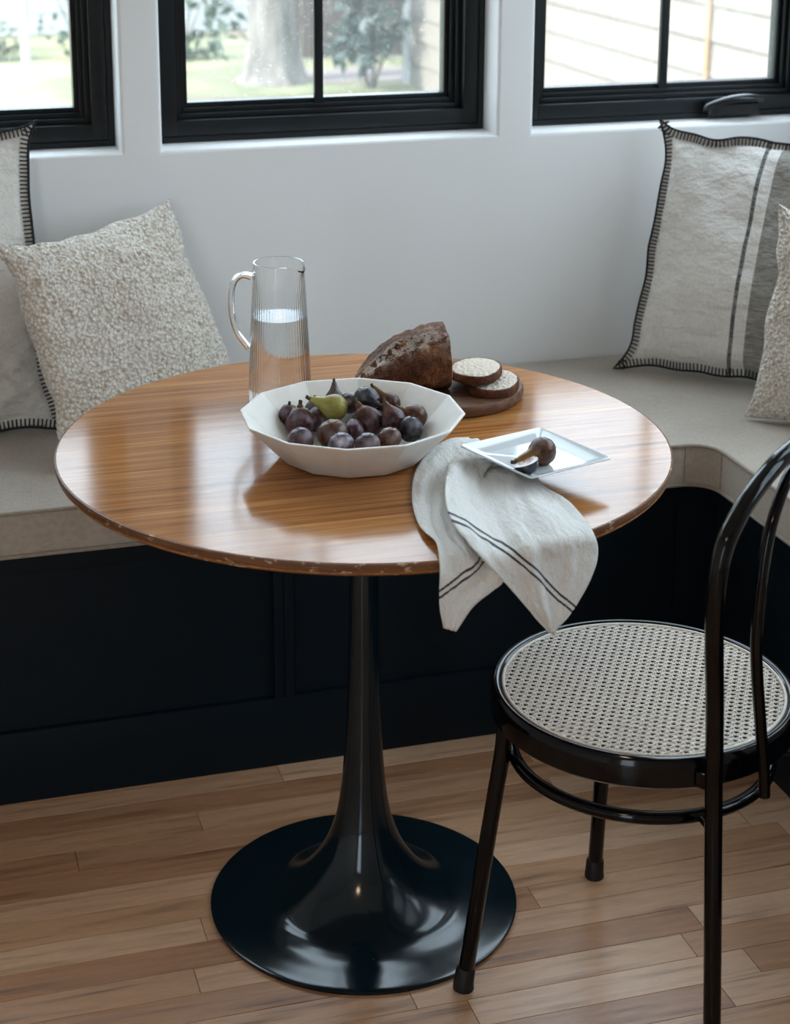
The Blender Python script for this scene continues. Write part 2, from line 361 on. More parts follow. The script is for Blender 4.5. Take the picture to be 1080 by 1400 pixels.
def portal(loc, rot, w, h):
    d = bpy.data.lights.new('daylight_portal', 'AREA'); d.shape = 'RECTANGLE'; d.size = w; d.size_y = h; d.cycles.is_portal = True
    o = bpy.data.objects.new('daylight_portal', d); C.objects.link(o); o.location = loc; o.rotation_euler = rot
for x in back_x: portal((x + OW/2, WY + .16, SZ + OH/2), (-PI/2, 0, 0), OW, OH)
for y, w in side_y: portal((WX + .16, y - w/2, SZ + OH/2), (-PI/2, 0, -PI/2), w, OH)
portal((-2.05, RY - .1, 1.25), (PI/2, 0, 0), .9, 2.5)

# floor: slab, 57 mm oak strips laid along the window wall
floor = struct(MB().box((LX, RY, -.12), (WX, WY, -.02)).build('floor', 'oak'))
def plank_mesh(L, w):
    mb = MB().box((0, 0, -.02), (L, w, 0), .0005, 1); me = bpy.data.meshes.new('plank'); me.from_pydata(mb.v, [], mb.f); me.materials.append(M['oak']); return me
def lay_floor():
    PW = .0572; lens = [.42, .55, .68, .8, .95, 1.15]; meshes = {L: plank_mesh(L - .0007, PW - .0007) for L in lens}
    rest = MB(); y = .42; row = 0; rnd = random.Random(3)
    while y > RY:
        x = LX - rnd.random()*.7; y0 = y - PW
        while x < WX:
            L = rnd.choice(lens)
            if x + L > LX and x < WX - .06:
                near = (y > -1.05 and x + L > -1.05 and x < 1.25)
                if near and x > LX and x + L < WX:
                    o = link('plank', meshes[L], floor, (x, y0, 0))
                else:
                    rest.box((max(x, LX), max(y0, RY), -.02), (min(x + L, WX) - .0007, y - .0007, 0))
            x += L
        y -= PW; row += 1
    o = rest.build('outlying_planks', 'oak', floor); o['kind'] = 'stuff'
lay_floor()

# ------------------------------------------------------------------ windows
def window(name, loc, rz, crank=False, OW=OW):
    r = bpy.data.objects.new(name, None); C.objects.link(r); r.location = loc; r.rotation_euler = (0, 0, rz); struct(r)
    def ring(nm, a, w, y0, y1, bev):
        mb = MB()
        mb.box((a, y0, a), (a + w, y1, OH - a), bev); mb.box((OW - a - w, y0, a), (OW - a, y1, OH - a), bev)
        mb.box((a + w, y0, a), (OW - a - w, y1, a + w), bev); mb.box((a + w, y0, OH - a - w), (OW - a - w, y1, OH - a), bev)
        return mb.build(nm, 'window', r, 30)
    ring('frame', .0, .0115, .078, .16, .0012)
    sash = ring('sash', .0125, .029, .080, .15, .0022)
    ring('glazing_stop', .0415, .010, .098, .15, .0015); ring('glazing_stop', .0515, .009, .110, .15, .0015); ring('glazing_bead', .0605, .009, .121, .15, .0015)
    MB().box((OW/2 - .009, .112, .0415), (OW/2 + .009, .124, OH - .0415), .003).build('muntin', 'window', r, 30)
    for a, b in ((.066, OW/2), (OW/2, OW - .066)):
        MB().box((a, .1275, .066), (b, .1305, OH - .066)).build('pane', 'pane', r)
    if crank:
        cx = OW*.615
        h = MB(); h.box((cx, .050, .006), (cx + .118, .081, .034), .010, 3)
        hs = h.build('crank_housing', 'hardware', r, 40)
        pts = catmull([(cx + .116, .050, .040), (cx + .08, .047, .043), (cx + .04, .047, .040), (cx + .004, .052, .030), (cx - .006, .06, .022)], 16)
        MB().tube(pts, [.0150 - .009*abs(k/15 - .3) for k in range(16)], 12, flat=.62).build('crank_handle', 'hardware', hs, 50)
        lk = MB(); lk.tube(catmull([(.022, .079, .335), (.022, .060, .325), (.024, .052, .298), (.028, .056, .272)], 12), [.007, .007, .0068, .0066, .0064, .006, .006, .0058, .0056, .0054, .005, .004], 8); lk.box((.012, .070, .30), (.030, .080, .36), .003)
        lk.build('sash_lock', 'hardware', r, 50)
    return r
for k, x in enumerate(back_x): window('window_%d' % (k + 1), (x, WY, SZ), 0, crank=(k == 2))
for k, (y, w) in enumerate(side_y): window('window_%d' % (k + 4), (WX, y, SZ), -PI/2, OW=w)
def glazed_door():
    r = bpy.data.objects.new('door_1', None); C.objects.link(r); r.location = (-1.6, RY, 0); r.rotation_euler = (0, 0, PI); struct(r)
    for k in range(1):
        a, b = k*.9, (k + 1)*.9
        mb = MB()
        for lo, hi in (((a, .06, 0), (a + .06, .11, 2.5)), ((b - .06, .06, 0), (b, .11, 2.5)), ((a + .06, .06, 0), (b - .06, .11, .12)), ((a + .06, .06, 2.42), (b - .06, .11, 2.5))): mb.box(lo, hi, .003)
        f = mb.build('door_leaf', 'window', r, 30); MB().box((a + .06, .083, .12), (b - .06, .087, 2.42)).build('pane', 'pane', f)
glazed_door()

# warm ceiling lamp in the room behind the camera
def ceiling_lamp():
    r = thing('ceiling_lamp', 'warm round ceiling lamp in the room across from the bench', 'lamp', (-1.25, -2.35, 2.46))
    MB().lathe([(0, .24), (.06, .24), (.065, .20), (.012, .19), (.012, .12), (.05, .11), (.17, .03), (.18, 0), (.172, 0), (.16, .028), (.045, .10), (0, .10)], 40).build('lamp_shade', 'hardware', r, 40)
    m = mat('warm_bulb', (1, .8, .6)); b = m.node_tree.nodes['Principled BSDF']; b.inputs['Emission Color'].default_value = (1, .72, .45, 1); b.inputs['Emission Strength'].default_value = 30
    MB().lathe([(0, .0), (.03, .004), (.045, .03), (.035, .065), (.02, .10), (0, .10)], 24).build('bulb', m, r, 60)
    d = bpy.data.lights.new('lamp_light', 'AREA'); d.shape = 'DISK'; d.size = .34; d.energy = LAMP_W; d.color = (1, .74, .48); o = bpy.data.objects.new('lamp_light', d); C.objects.link(o); o.parent = r; o.location = (0, 0, -.02)
LAMP_W = 5
ceiling_lamp()

# ------------------------------------------------------------------ built-in benches
def bench(name, label, loc, rz, length, cuts, depth):
    """front face at local y=0 (facing -y), body towards +y; cuts = panel openings (x0,x1) in local x"""
    r = thing(name, label, 'bench', loc, rz)
    MB().box((0, .012, 0), (length, depth, .440)).build('carcass', 'bench', r)
    xs = [0.0]
    MB().box((0, 0, .405), (length, .014, .440), .0015).build('top_rail', 'bench', r, 30)
    MB().box((0, 0, .0), (length, .014, .128), .0015).build('bottom_rail', 'bench', r, 30)
    edge = 0.0
    for a, b in cuts:
        if a - edge > .002:
            w = a - edge
            if w < .06:
                for p, q in ((edge, edge + w/2 - .0006), (edge + w/2 + .0006, a)): MB().box((p, .0, .128), (q, .014, .405), .0012).build('stile', 'bench', r, 30)
            else: MB().box((edge, 0, .128), (a, .014, .405), .0012).build('stile', 'bench', r, 30)
        MB().box((a + .001, .009, .129), (b - .001, .014, .404)).build('panel', 'bench', r)
        edge = b
    if length - edge > .002: MB().box((edge, 0, .128), (length, .014, .405), .0012).build('stile', 'bench', r, 30)
    return r
bench('bench', 'long dark navy panelled bench built in under the three windows', (BX, .415, 0), 0, .76 - BX, [(-.776 - .70 - BX, -.776 - BX), (-.74 - BX, -.038 - BX), (-.004 - BX, .70 - BX)], WY - .415)
bench('bench', 'short dark navy bench arm along the right wall behind the chair', (.76, WY, 0), -PI/2, WY + 1.0, [(.56, 1.22), (1.256, 1.90)], WX - .76)

def seat_cushion():
    r = thing('seat_cushion', 'L-shaped beige linen seat cushion with piped edges covering the corner bench', 'cushion', (0, 0, .44))
    X0, X1, Yb, Yf, Xi, Ye, rad = BX + .005, WX - .004, WY - .004, .400, .747, -1.0, .055
    inner = [(Xi - rad + rad*math.sin(a), Yf - rad + rad*math.cos(a)) for a in [PI/2*k/10 for k in range(11)]]   # turn into the side arm
    front = [(X0 + (Xi - rad - X0)*k/40, Yf) for k in range(40)] + inner + [(Xi, (Yf - rad) + (Ye - Yf + rad)*k/24) for k in range(1, 25)]
    outline = front + [(X1, Ye), (X1, Yb), (X0, Yb)]
    bm = bmesh.new(); vs = [bm.verts.new((x, y, .002)) for x, y in outline]; f = bm.faces.new(vs); bm.normal_update()
    if f.normal.z < 0: f.normal_flip()
    ex = bmesh.ops.extrude_face_region(bm, geom=[f]); top = [v for v in ex['geom'] if isinstance(v, bmesh.types.BMVert)]
    for v in top: v.co.z = .079
    bmesh.ops.recalc_face_normals(bm, faces=bm.faces)
    ed = [e for e in bm.edges if abs(e.verts[0].co.z - e.verts[1].co.z) < 1e-5]
    bmesh.ops.bevel(bm, geom=ed, offset=.005, segments=3, profile=.6, affect='EDGES')
    me = bpy.data.meshes.new('cushion_body'); bm.to_mesh(me); bm.free(); me.materials.append(M['linen']); me.shade_smooth(); me.set_sharp_from_angle(angle=math.radians(40))
    link('cushion_body', me, r)
    for z in (.0775, .0045):
        MB().tube([(x, y - .0015 if k < 44 else y, z) if k < 44 else (x - .0015, y, z) for k, (x, y) in enumerate(front)], .0036, 8).build('piping', 'piping', r, 60)
    for k in (1, 9):
        x, y = inner[k]
        MB().tube([(x - .0006, y - .0006, .006), (x - .0006, y - .0006, .076)], .0016, 6).build('seam', 'piping', r, 60)
seat_cushion()

# ------------------------------------------------------------------ pedestal table
def dining_table():
    r = thing('dining_table', 'round wooden pedestal table with black flared base in front of the bench', 'table', (0, 0, 0))
    R_ = .4267
    top = MB().lathe([(0, .716), (R_ - .002, .716), (R_ - .002, .7292), (R_ - .0028, .7300), (0, .7300)], 160).build('tabletop', 'teak', r, 30)
    MB().lathe([(R_ - .0022, .7298), (R_ - .0004, .7292), (R_, .728), (R_ - .0005, .721), (R_ - .004, .7135), (R_ - .02, .7125), (R_ - .02, .7159), (R_ - .0022, .7159), (R_ - .0022, .7298)], 160, cap=False).build('edge_band', 'table_edge', top, 40)
    prof = catmull([(.2280, .0), (.2290, .004), (.2268, .0066), (.200, .0088), (.166, .0118), (.134, .0200), (.097, .0455), (.068, .080), (.049, .118), (.0370, .165), (.0290, .24), (.0245, .33), (.0222, .45), (.0205, .58), (.0200, .690)], 80)
    MB().lathe([(0, 0.0005)] + prof + [(0, .690)], 96).build('pedestal', 'pedestal', r, 60)
    MB().lathe([(0, .688), (.05, .688), (.085, .700), (.085, .7125), (0, .7125)], 48).build('mounting_plate', 'pedestal', r, 40)
dining_table()

# ------------------------------------------------------------------ cane chair
def cane_chair():
    r = thing('cafe_chair', 'black bent tube cafe chair with round woven cane seat', 'chair', (.311, -.275, 0), math.radians(35.5))
    # seat ring
    MB().lathe([(.184, .416), (.199, .408), (.2035, .412), (.2045, .436), (.2030, .444), (.199, .4495), (.1945, .4505), (.1905, .4485), (.1885, .4465), (.184, .4455), (.184, .416)], 112, cap=False).build('seat_ring', 'chair', r, 40)
    MB().tube([(.1868*math.cos(2*PI*k/112), .1868*math.sin(2*PI*k/112), .4475) for k in range(112)], .0023, 8, closed=True).build('cane_spline', 'cane', r, 60)
    # woven cane: paired strands both ways plus the two diagonals
    mb = MB(); R0 = .186; rot = math.radians(58.6 - 35.5); p = .0113
    def strand(ang, off, w, z, th=.0006):
        if abs(off) >= R0 - .001: return
        h = math.sqrt(R0*R0 - off*off); d = Vector((math.cos(ang), math.sin(ang), 0)); n = Vector((-d.y, d.x, 0)); c = n*off
        q = [c - d*h - n*w/2, c + d*h - n*w/2, c + d*h + n*w/2, c - d*h + n*w/2]
        mb.add([v + Vector((0, 0, z)) for v in q] + [v + Vector((0, 0, z + th)) for v in q], [(3, 2, 1, 0), (4, 5, 6, 7), (0, 1, 5, 4), (1, 2, 6, 5), (2, 3, 7, 6), (3, 0, 4, 7)])
    for k in range(-17, 18):
        for e in (-1, 1):
            strand(rot, k*p + e*.00140, .0018, .4452); strand(rot + PI/2, k*p + e*.00140, .0018, .4459)
    pd = p/math.sqrt(2)
    for k in range(-24, 25):
        strand(rot + PI/4, k*pd + pd*.5, .0015, .4466); strand(rot - PI/4, k*pd + pd*.5, .0015, .4472)
    w = mb.build('cane_weave', 'cane', r); w['kind'] = 'stuff'
    def pol(rr, deg, z): a = math.radians(deg); return (rr*math.cos(a), rr*math.sin(a), z)
    # front legs with a bend below the seat
    for deg in (136.5, 43.3):
        lg = MB().tube(catmull([pol(.188, deg, .418), pol(.189, deg, .375), pol(.194, deg, .335), pol(.203, deg, .27), pol(.237, deg, .012)], 26), .0112, 14).build('leg', 'chair', r, 60)
        MB().tube([pol(.2345, deg, .034), pol(.2352, deg, .030), pol(.2375, deg, .012), pol(.238, deg, .003), pol(.2382, deg, .0005)], [.0117, .0135, .0140, .0150, .0145], 14).build('foot_cap', 'rubber', lg, 50)
    # back hoop and rear legs in one bent tube
    half = [(-.145, -.2035, .012), (-.136, -.187, .25), (-.132, -.176, .42), (-.146, -.180, .50), (-.165, -.186, .57), (-.182, -.1905, .63), (-.194, -.195, .69), (-.1965, -.198, .73), (-.186, -.2005, .768), (-.152, -.2035, .802), (-.098, -.207, .829), (-.05, -.2085, .841)]
    path = half + [(0, -.209, .845)] + [(-x, y, z) for x, y, z in reversed(half)]
    MB().tube(catmull(path, 110), .0112, 14).build('back_hoop', 'chair', r, 60)
    for sx in (-1, 1):
        MB().tube([(sx*.1442, -.2020, .034), (sx*.1444, -.2024, .03), (sx*.145, -.2033, .012), (sx*.1452, -.2037, .0005)], [.0117, .0135, .0142, .0148], 14).build('foot_cap', 'rubber', r, 50)
        MB().box((sx*.127 - .012, -.180, .415), (sx*.127 + .012, -.155, .436), .002).build('bracket', 'chair', r, 40)
    ih = [(-.069, -.2145, .392), (-.072, -.213, .43), (-.086, -.2105, .5), (-.105, -.209, .59), (-.107, -.2085, .645), (-.102, -.2085, .705), (-.090, -.2085, .752), (-.060, -.2085, .797), (-.03, -.2085, .816)]
    MB().tube(catmull(ih + [(0, -.2085, .821)] + [(-x, y, z) for x, y, z in reversed(ih)], 80), .0074, 12).build('inner_hoop', 'chair', r, 60)
    # stretcher ring
    MB().tube([pol(.1725, 360*k/96, .352) for k in range(96)], .0088, 12, closed=True).build('stretcher_ring', 'chair', r, 60)
    for deg in (136.5, 43.3, -125.5, -54.5):
        rr = .188 if deg > 0 else .205
        MB().tube([pol(.178, deg, .352), pol(rr, deg, .352)], .004, 8).build('screw', 'chair', r, 60)
cane_chair()

# ------------------------------------------------------------------ pillows
def pillow_surface(BL, BR, TR, TL, thick, n, pull, power, wob, seed, disp=None, flange=0.0, ear=2, inplane=0.0):
    """closed pillow: returns verts (front grid then back grid), faces, uv and the rim as (point, outward, normal)"""
    BL, BR, TR, TL = map(Vector, (BL, BR, TR, TL)); N = (BR - BL).cross(TL - BL).normalized()
    E1 = (BR - BL).normalized(); E2 = N.cross(E1)
    def base(u, v):
        a, b = 2*u - 1, 2*v - 1
        ua = a*(1 - pull*(1 - abs(b)**ear)); vb = b*(1 - (pull if b > 0 else pull*.2)*(1 - abs(a)**ear))
        ua += inplane*mnoise.noise(Vector((a*1.5 + seed, b*3.2, 3)))*abs(a)**3; vb += inplane*mnoise.noise(Vector((a*3.2, b*1.5 + seed, 6)))*abs(b)**3; U, V = (ua + 1)/2, (vb + 1)/2
        return BL*((1-U)*(1-V)) + BR*(U*(1-V)) + TR*(U*V) + TL*((1-U)*V)
    vs = []; uv = []
    for side in (1, -1):
        for i in range(n):
            for j in range(n):
                u, v = j/(n-1), i/(n-1); a, b = 2*u - 1, 2*v - 1
                s = 1 - flange; aa, bb = min(1, abs(a)/s), min(1, abs(b)/s)
                h = thick*max(0.0, (1 - aa**power)*(1 - bb**power))**.62
                p = base(u, v); e = max(abs(a), abs(b))
                w = mnoise.noise(Vector((a*1.7 + seed, b*1.7, side*.3)))*wob*(1 - e**6) + mnoise.noise(Vector((a*5 + seed, b*5, 2.0)))*wob*.35*(1 - e**6)
                rim = mnoise.noise(Vector((a*2.3 + seed, b*2.3, 9)))*wob*.9*e**3
                d = disp(u, v, side) if disp and e < .995 else 0
                vs.append(p + N*(side*(h + w + d) + rim)); uv.append((u, v))
    fs = grid_faces(n, n, True) + [tuple(q + n*n for q in f) for f in grid_faces(n, n)]
    # weld the rims
    idx = list(range(2*n*n))
    for i in range(n):
        for j in range(n):
            if i in (0, n-1) or j in (0, n-1): idx[n*n + i*n + j] = i*n + j
    for i in range(n):
        for j in range(n):
            if i in (0, n-1) or j in (0, n-1):
                k = i*n + j; vs[k] = (vs[k] + vs[n*n + k])/2
    fs = [tuple(idx[q] for q in f) for f in fs]
    order = [(0, j) for j in range(n-1)] + [(i, n-1) for i in range(n-1)] + [(n-1, n-1-j) for j in range(n-1)] + [(n-1-i, 0) for i in range(n-1)]
    rim = []
    for (i, j) in order:
        u, v = j/(n-1), i/(n-1); rim.append(vs[i*n + j])
    return vs, fs, uv, rim, N
def compact(vs, fs, uv):
    used = sorted({i for f in fs for i in f}); mp = {o: k for k, o in enumerate(used)}
    return [vs[i] for i in used], [tuple(mp[i] for i in f) for f in fs], [uv[i] for i in used]
def stitched_pillow(label, group, BL, BR, TR, TL, material, seed, thick=.062):
    r = thing('throw_pillow', label, 'pillow', (0, 0, 0), 0, group)
    vs, fs, uv, rim, N = pillow_surface(BL, BR, TR, TL, thick, 72, .115, 2.2, .015, seed, flange=.06, ear=6, inplane=.05)
    vs, fs, uv = compact(vs, fs, uv); base = min(vs, key=lambda p: p[2]); r.location = Vector((sum(p[0] for p in vs)/len(vs), sum(p[1] for p in vs)/len(vs), base[2])); L = r.location
    mb = MB(); mb.v = [tuple(Vector(p) - L) for p in vs]; mb.f = fs; mb.uv = uv
    o = mb.build('pillow_cover', material, r, 180)
    cen = sum((Vector(p) for p in rim), Vector())/len(rim)
    # blanket stitch: cord round the edge and a short bar every 8 mm
    pts = [p - L for p in rim]; MB().tube(pts, .0021, 6, closed=True).build('edge_thread', 'thread', r, 60)
    st = MB(); acc = 0; m = len(pts)
    for k in range(m):
        a, b = pts[k], pts[(k+1) % m]; d = b - a; ln = d.length; t = -acc
        tdir = d.normalized(); inward = N.cross(tdir).normalized()
        if inward.dot((cen - L) - a) < 0: inward = -inward
        while t + .0072 <= ln:
            t += .0072; p = a + tdir*t
            if min((p - pts[c]).length for c in range(0, m, m//4)) < .011: continue
            for sgn in (1, -1):
                st.tube([p + N*sgn*.0012 - inward*.001, p + N*sgn*.0036 + inward*.008, p + N*sgn*.0054 + inward*.0155], .0015, 5)
        acc = ln - t
    s = st.build('blanket_stitch', 'thread', r, 60); s['kind'] = 'stuff'
    return r
def boucle_pillow(label, BL, BR, TR, TL, seed, thick=.075):
    def disp(u, v, side):
        p = Vector((u*34 + seed, v*34, side*5)); q = Vector((u*75, v*75 + seed, side*3))
        d1 = mnoise.voronoi(p*1.7)[0][0]; 
        return .0085*(0.6 - d1) + .003*mnoise.noise(q)
    vs, fs, uv, rim, N = pillow_surface(BL, BR, TR, TL, thick, 190, .085, 2.2, .014, seed, disp, ear=4, inplane=.05)
    vs, fs, uv = compact(vs, fs, uv); L = Vector((sum(p[0] for p in vs)/len(vs), sum(p[1] for p in vs)/len(vs), min(p[2] for p in vs)))
    mb = MB(); mb.v = [tuple(Vector(p) - L) for p in vs]; mb.f = fs
    o = mb.build('throw_pillow', 'boucle', None, 180); o.location = L; return tag(o, label, 'pillow', 'throw pillows on the corner bench')
G = 'throw pillows on the corner bench'
stitched_pillow('plain cream pillow with black blanket-stitched edge leaning behind a nubby pillow', G, (-.85, .765, .528), (-.330, .765, .528), (-.345, .905, 1.066), (-.860, .905, 1.060), 'pillow_cream', 1.0)
stitched_pillow('cream pillow with grey stripe and black blanket-stitched edge in the bench corner', G, (.762, .842, .528), (1.115, .515, .528), (1.225, .600, 1.005), (.862, .905, 1.008), 'pillow_stripe', 4.0)
boucle_pillow('nubby cream boucle pillow leaning on the plain cream pillow', (-.362, .545, .530), (.005, .810, .530), (-.112, .895, .905), (-.446, .650, .892), 2.0)
boucle_pillow('nubby cream boucle pillow in front of the grey-striped pillow', (.862, .492, .528), (1.160, .225, .528), (1.235, .300, .905), (.928, .540, .905), 6.0)

# ------------------------------------------------------------------ glass pitcher
def pitcher():
    r = thing('water_pitcher', 'tall ribbed clear glass pitcher half full of water behind the bowl', 'pitcher', (-.075, .188, .7302))
    def rad(z): return .0475 - .0105*min(1, max(0, z/.218))**1.15
    H = .218; sp = math.radians(-48)
    def spout(a, z):
        d = (a - sp + PI) % (2*PI) - PI; k = max(0, (z - .185)/(H - .185)); return .009*math.exp(-(d/.34)**2)*k*k
    def dip(a, z):
        d = (a - sp + PI) % (2*PI) - PI; k = max(0, (z - .19)/(H - .19)); return -.007*math.exp(-(d/.45)**2)*k*k
    seg = 224; nz = 40; vs = []; rows = []
    prof = [(z, 0) for z in [H*k/nz for k in range(nz+1)]]
    outer = [(H*k/nz, 1) for k in range(nz+1)]; inner = [(H - (H - .008)*k/nz, -1) for k in range(nz+1)]
    ring = outer + inner; n = len(ring)
    for k in range(seg):
        a = 2*PI*k/seg
        for z, side in ring:
            zz = max(z, .0); rr = rad(zz) + spout(a, zz)
            if side < 0: rr -= .0021
            rib = (.00036 if side < 0 else .00012)*math.cos(a*56)*min(1, max(0, (.212 - zz)/.05))
            if zz < .004 and side > 0: rr -= (.004 - zz)*.6
            rr += rib; vs.append((rr*math.cos(a), rr*math.sin(a), zz + dip(a, zz)))
    fs = [(k*n + i, ((k+1) % seg)*n + i, ((k+1) % seg)*n + i + 1, k*n + i + 1) for k in range(seg) for i in range(n-1)]
    vs += [(0, 0, .0), (0, 0, .008)]; c0, c1 = len(vs) - 2, len(vs) - 1
    for k in range(seg): k2 = (k+1) % seg; fs += [(c0, k2*n, k*n), (c1, k*n + n-1, k2*n + n-1)]
    MB().add(vs, fs).build('glass_body', 'glass', r, 60)
    d = Vector((-.9617, .2743, 0))
    def hp(o, z): return tuple(d*o + Vector((0, 0, z)))
    path = catmull([hp(.0395, .196), hp(.050, .1985), hp(.060, .195), hp(.0675, .182), hp(.070, .160), hp(.0685, .135), hp(.062, .112), hp(.052, .097), hp(.0458, .0885)], 36)
    MB().tube(path, [.0062 + .0012*max(0, 1 - k/5) for k in range(36)], 14, flat=.8).build('handle', 'glass', r, 60)
    wp = [(0, .0082)] + [(rad(z) - .0028, z) for z in [.0084 + (.137 - .0084)*k/12 for k in range(13)]] + [(0, .137)]
    MB().lathe(wp, 96).build('water', 'water', r, 40)
pitcher()

# ------------------------------------------------------------------ faceted bowl and figs
def bowl():
    a0 = math.radians(-18.6); n = 12; mb = MB(); rings = [(.0, .0), (.090, .0), (.0975, .003), (.1535, .0605), (.1530, .0625), (.1495, .0622), (.0945, .0075), (.088, .0055), (0, .0055)]
    m = len(rings); vs = []
    for k in range(n):
        a = a0 + 2*PI*k/n
        for rr, z in rings: vs.append((rr*math.cos(a), rr*math.sin(a), z))
    fs = [(k*m + i, ((k+1) % n)*m + i, ((k+1) % n)*m + i + 1, k*m + i + 1) for k in range(n) for i in range(m-1)]
    mb.add(vs, fs); bm = bmesh.new(); me = bpy.data.meshes.new('fruit_bowl'); me.from_pydata(mb.v, [], mb.f); bm.from_mesh(me)
    bmesh.ops.remove_doubles(bm, verts=bm.verts, dist=1e-5)
    bmesh.ops.bevel(bm, geom=[e for e in bm.edges if e.calc_length() > .02], offset=.0012, segments=2, affect='EDGES', profile=.6)
    bmesh.ops.recalc_face_normals(bm, faces=bm.faces); bm.to_mesh(me); bm.free(); me.materials.append(M['bowl']); me.shade_smooth(); me.set_sharp_from_angle(angle=math.radians(22))
    o = link('fruit_bowl', me, None, (-.03, -.05, .7302)); tag(o, 'twelve-sided off-white stoneware bowl filled with figs', 'bowl')
bowl()
def fig_profile(R, neck=1.0):
    """body of a fig, axis z, stem end up; origin at the widest part"""
    P = [(0.0, -.92), (.30, -.90), (.62, -.76), (.86, -.48), (.985, -.12), (1.0, .10), (.93, .42), (.74, .76), (.50, 1.08), (.33, 1.34*neck), (.235, 1.58*neck), (.20, 1.74*neck), (0.0, 1.76*neck)]
    return [(max(0, r)*R, z*R) for r, z in catmull(P, 26)]
def fig(label, loc, R, axis, material, neck=1.0, group=None, seed=0):
    prof = fig_profile(R, neck); rng = random.Random(seed); ph = rng.random()*6; nr = rng.choice((9, 11, 13))
    prof[0] = (0, prof[0][1]); prof[-1] = (0, prof[-1][1])
    mb = MB().lathe(prof, 36, rib=lambda a, r, z: r*(.018*math.cos(nr*a + ph) + .03*math.cos(2*a + ph) + .02*math.cos(3*a - ph)), cap=False)
    o = mb.build('fig', material, None, 180); o.location = loc
    o.rotation_euler = Vector(axis).to_track_quat('Z', 'Y').to_euler(); tag(o, label, 'fig', group)
    top = prof[-1][1]; b = rng.uniform(-.25, .25)
    MB().tube([(0, 0, top - .002), (b*.002, 0, top + R*.12), (b*.006, .001, top + R*.30), (b*.009, .001, top + R*.34)], [R*.17, R*.14, R*.15, R*.10], 10).build('stem', 'fig_stem', o, 60)
    return o
FG = 'figs piled in the bowl'
DK = 'dark purple fig half buried in the pile of figs'
figs = [
 ('large red-brown fig leaning on the pitcher side of the bowl', (-.0880, .0110, .7600), .0199, (.1, .4, .9), 'fig_purple', .75),
 ('small dark red fig tucked against the wall of the bowl below the large red-brown fig', (-.1040, -.0557, .7612), .0174, (.2, .7, -.3), 'fig_purple', .7),
 ('brown fig with golden streaks lying below the yellow-green fig', (-.0578, -.0469, .7611), .0215, (.5, .6, -.1), 'fig_brown', .75),
 ('dusky fig peeping over the bowl rim below the golden-streaked fig', (-.0559, -.0851, .7593), .0174, (.6, .6, -.3), 'fig_pale', .7),
 ('yellow-green fig with dark stem lying on top of the pile', (-.0390, .0100, .7790), .0188, (-.93, .10, .42), 'fig_green', 1.15),
 ('plump bloomy purple fig resting upright in the middle of the pile', (.0040, -.0170, .7620), .0209, (-.42, .35, .75), 'fig_purple', .9),
 ('dusky purple fig peeping over the bowl rim beside the small glossy fig', (-.0240, -.1020, .7610), .0174, (.5, .7, -.3), 'fig_purple', .7),
 ('small glossy dark brown fig beside the plump bloomy fig', (.0128, -.0814, .7597), .0163, (.3, .8, -.2), 'fig_brown', .7),
 ('purple fig with tan neck standing upright behind the small glossy fig', (.0335, -.0375, .7692), .0169, (-.40, .25, .85), 'fig_purple', 1.0),
 ('blue-black shiny round fig beside the bowl wall', (.0490, -.0615, .7635), .0176, (.5, .6, -.5), 'fig_black', .7),
 ('brown-purple fig with its stem turned aside behind the blue-black fig', (.0660, -.0300, .7690), .0174, (-.78, .2, .45), 'fig_brown', .85),
 ('long olive-brown fig lying steeply at the back of the pile with its stem up', (.0456, .0244, .7729), .0153, (-.62, .30, .68), 'fig_brown', 1.25),
 ('blue-black fig on the very top of the pile', (.0077, .0160, .7866), .0179, (.5, -.5, -.2), 'fig_black', .7),
 ('pale bloomy fig with a tall dark stem standing at the back of the pile', (-.0268, .0560, .7735), .0143, (.02, .12, .95), 'fig_pale', 1.1),
 ('pale bloomy fig lying beside the tall-stemmed fig', (-.0099, .0406, .7739), .0153, (.85, -.2, .1), 'fig_pale', .9),
 ('dark purple fig wedged between the golden-streaked and the plump bloomy figs', (-.0256, -.0349, .7561), .0163, (.2, .5, .6), 'fig_purple', .7),
 ('dark purple fig under the stem of the yellow-green fig', (-.0640, .0150, .7610), .0163, (.3, .5, .6), 'fig_purple', .7),
 ('small dark purple fig behind the yellow-green fig by the bowl wall', (-.0591, .0444, .7631), .0153, (.1, .3, .8), 'fig_purple', .7),
 ('dark purple fig hidden behind the large red-brown fig', (-.0985, .0370, .7640), .0145, (.1, .2, .9), 'fig_purple', .6),
 ('teal-black fig under the topmost blue-black fig', (.0174, .0385, .7666), .0163, (.6, .2, .2), 'fig_black', .7)]
for k, (lb, loc, R, ax, mt, nk) in enumerate(figs): fig(lb, loc, R, ax, mt, nk, FG, k + 1)

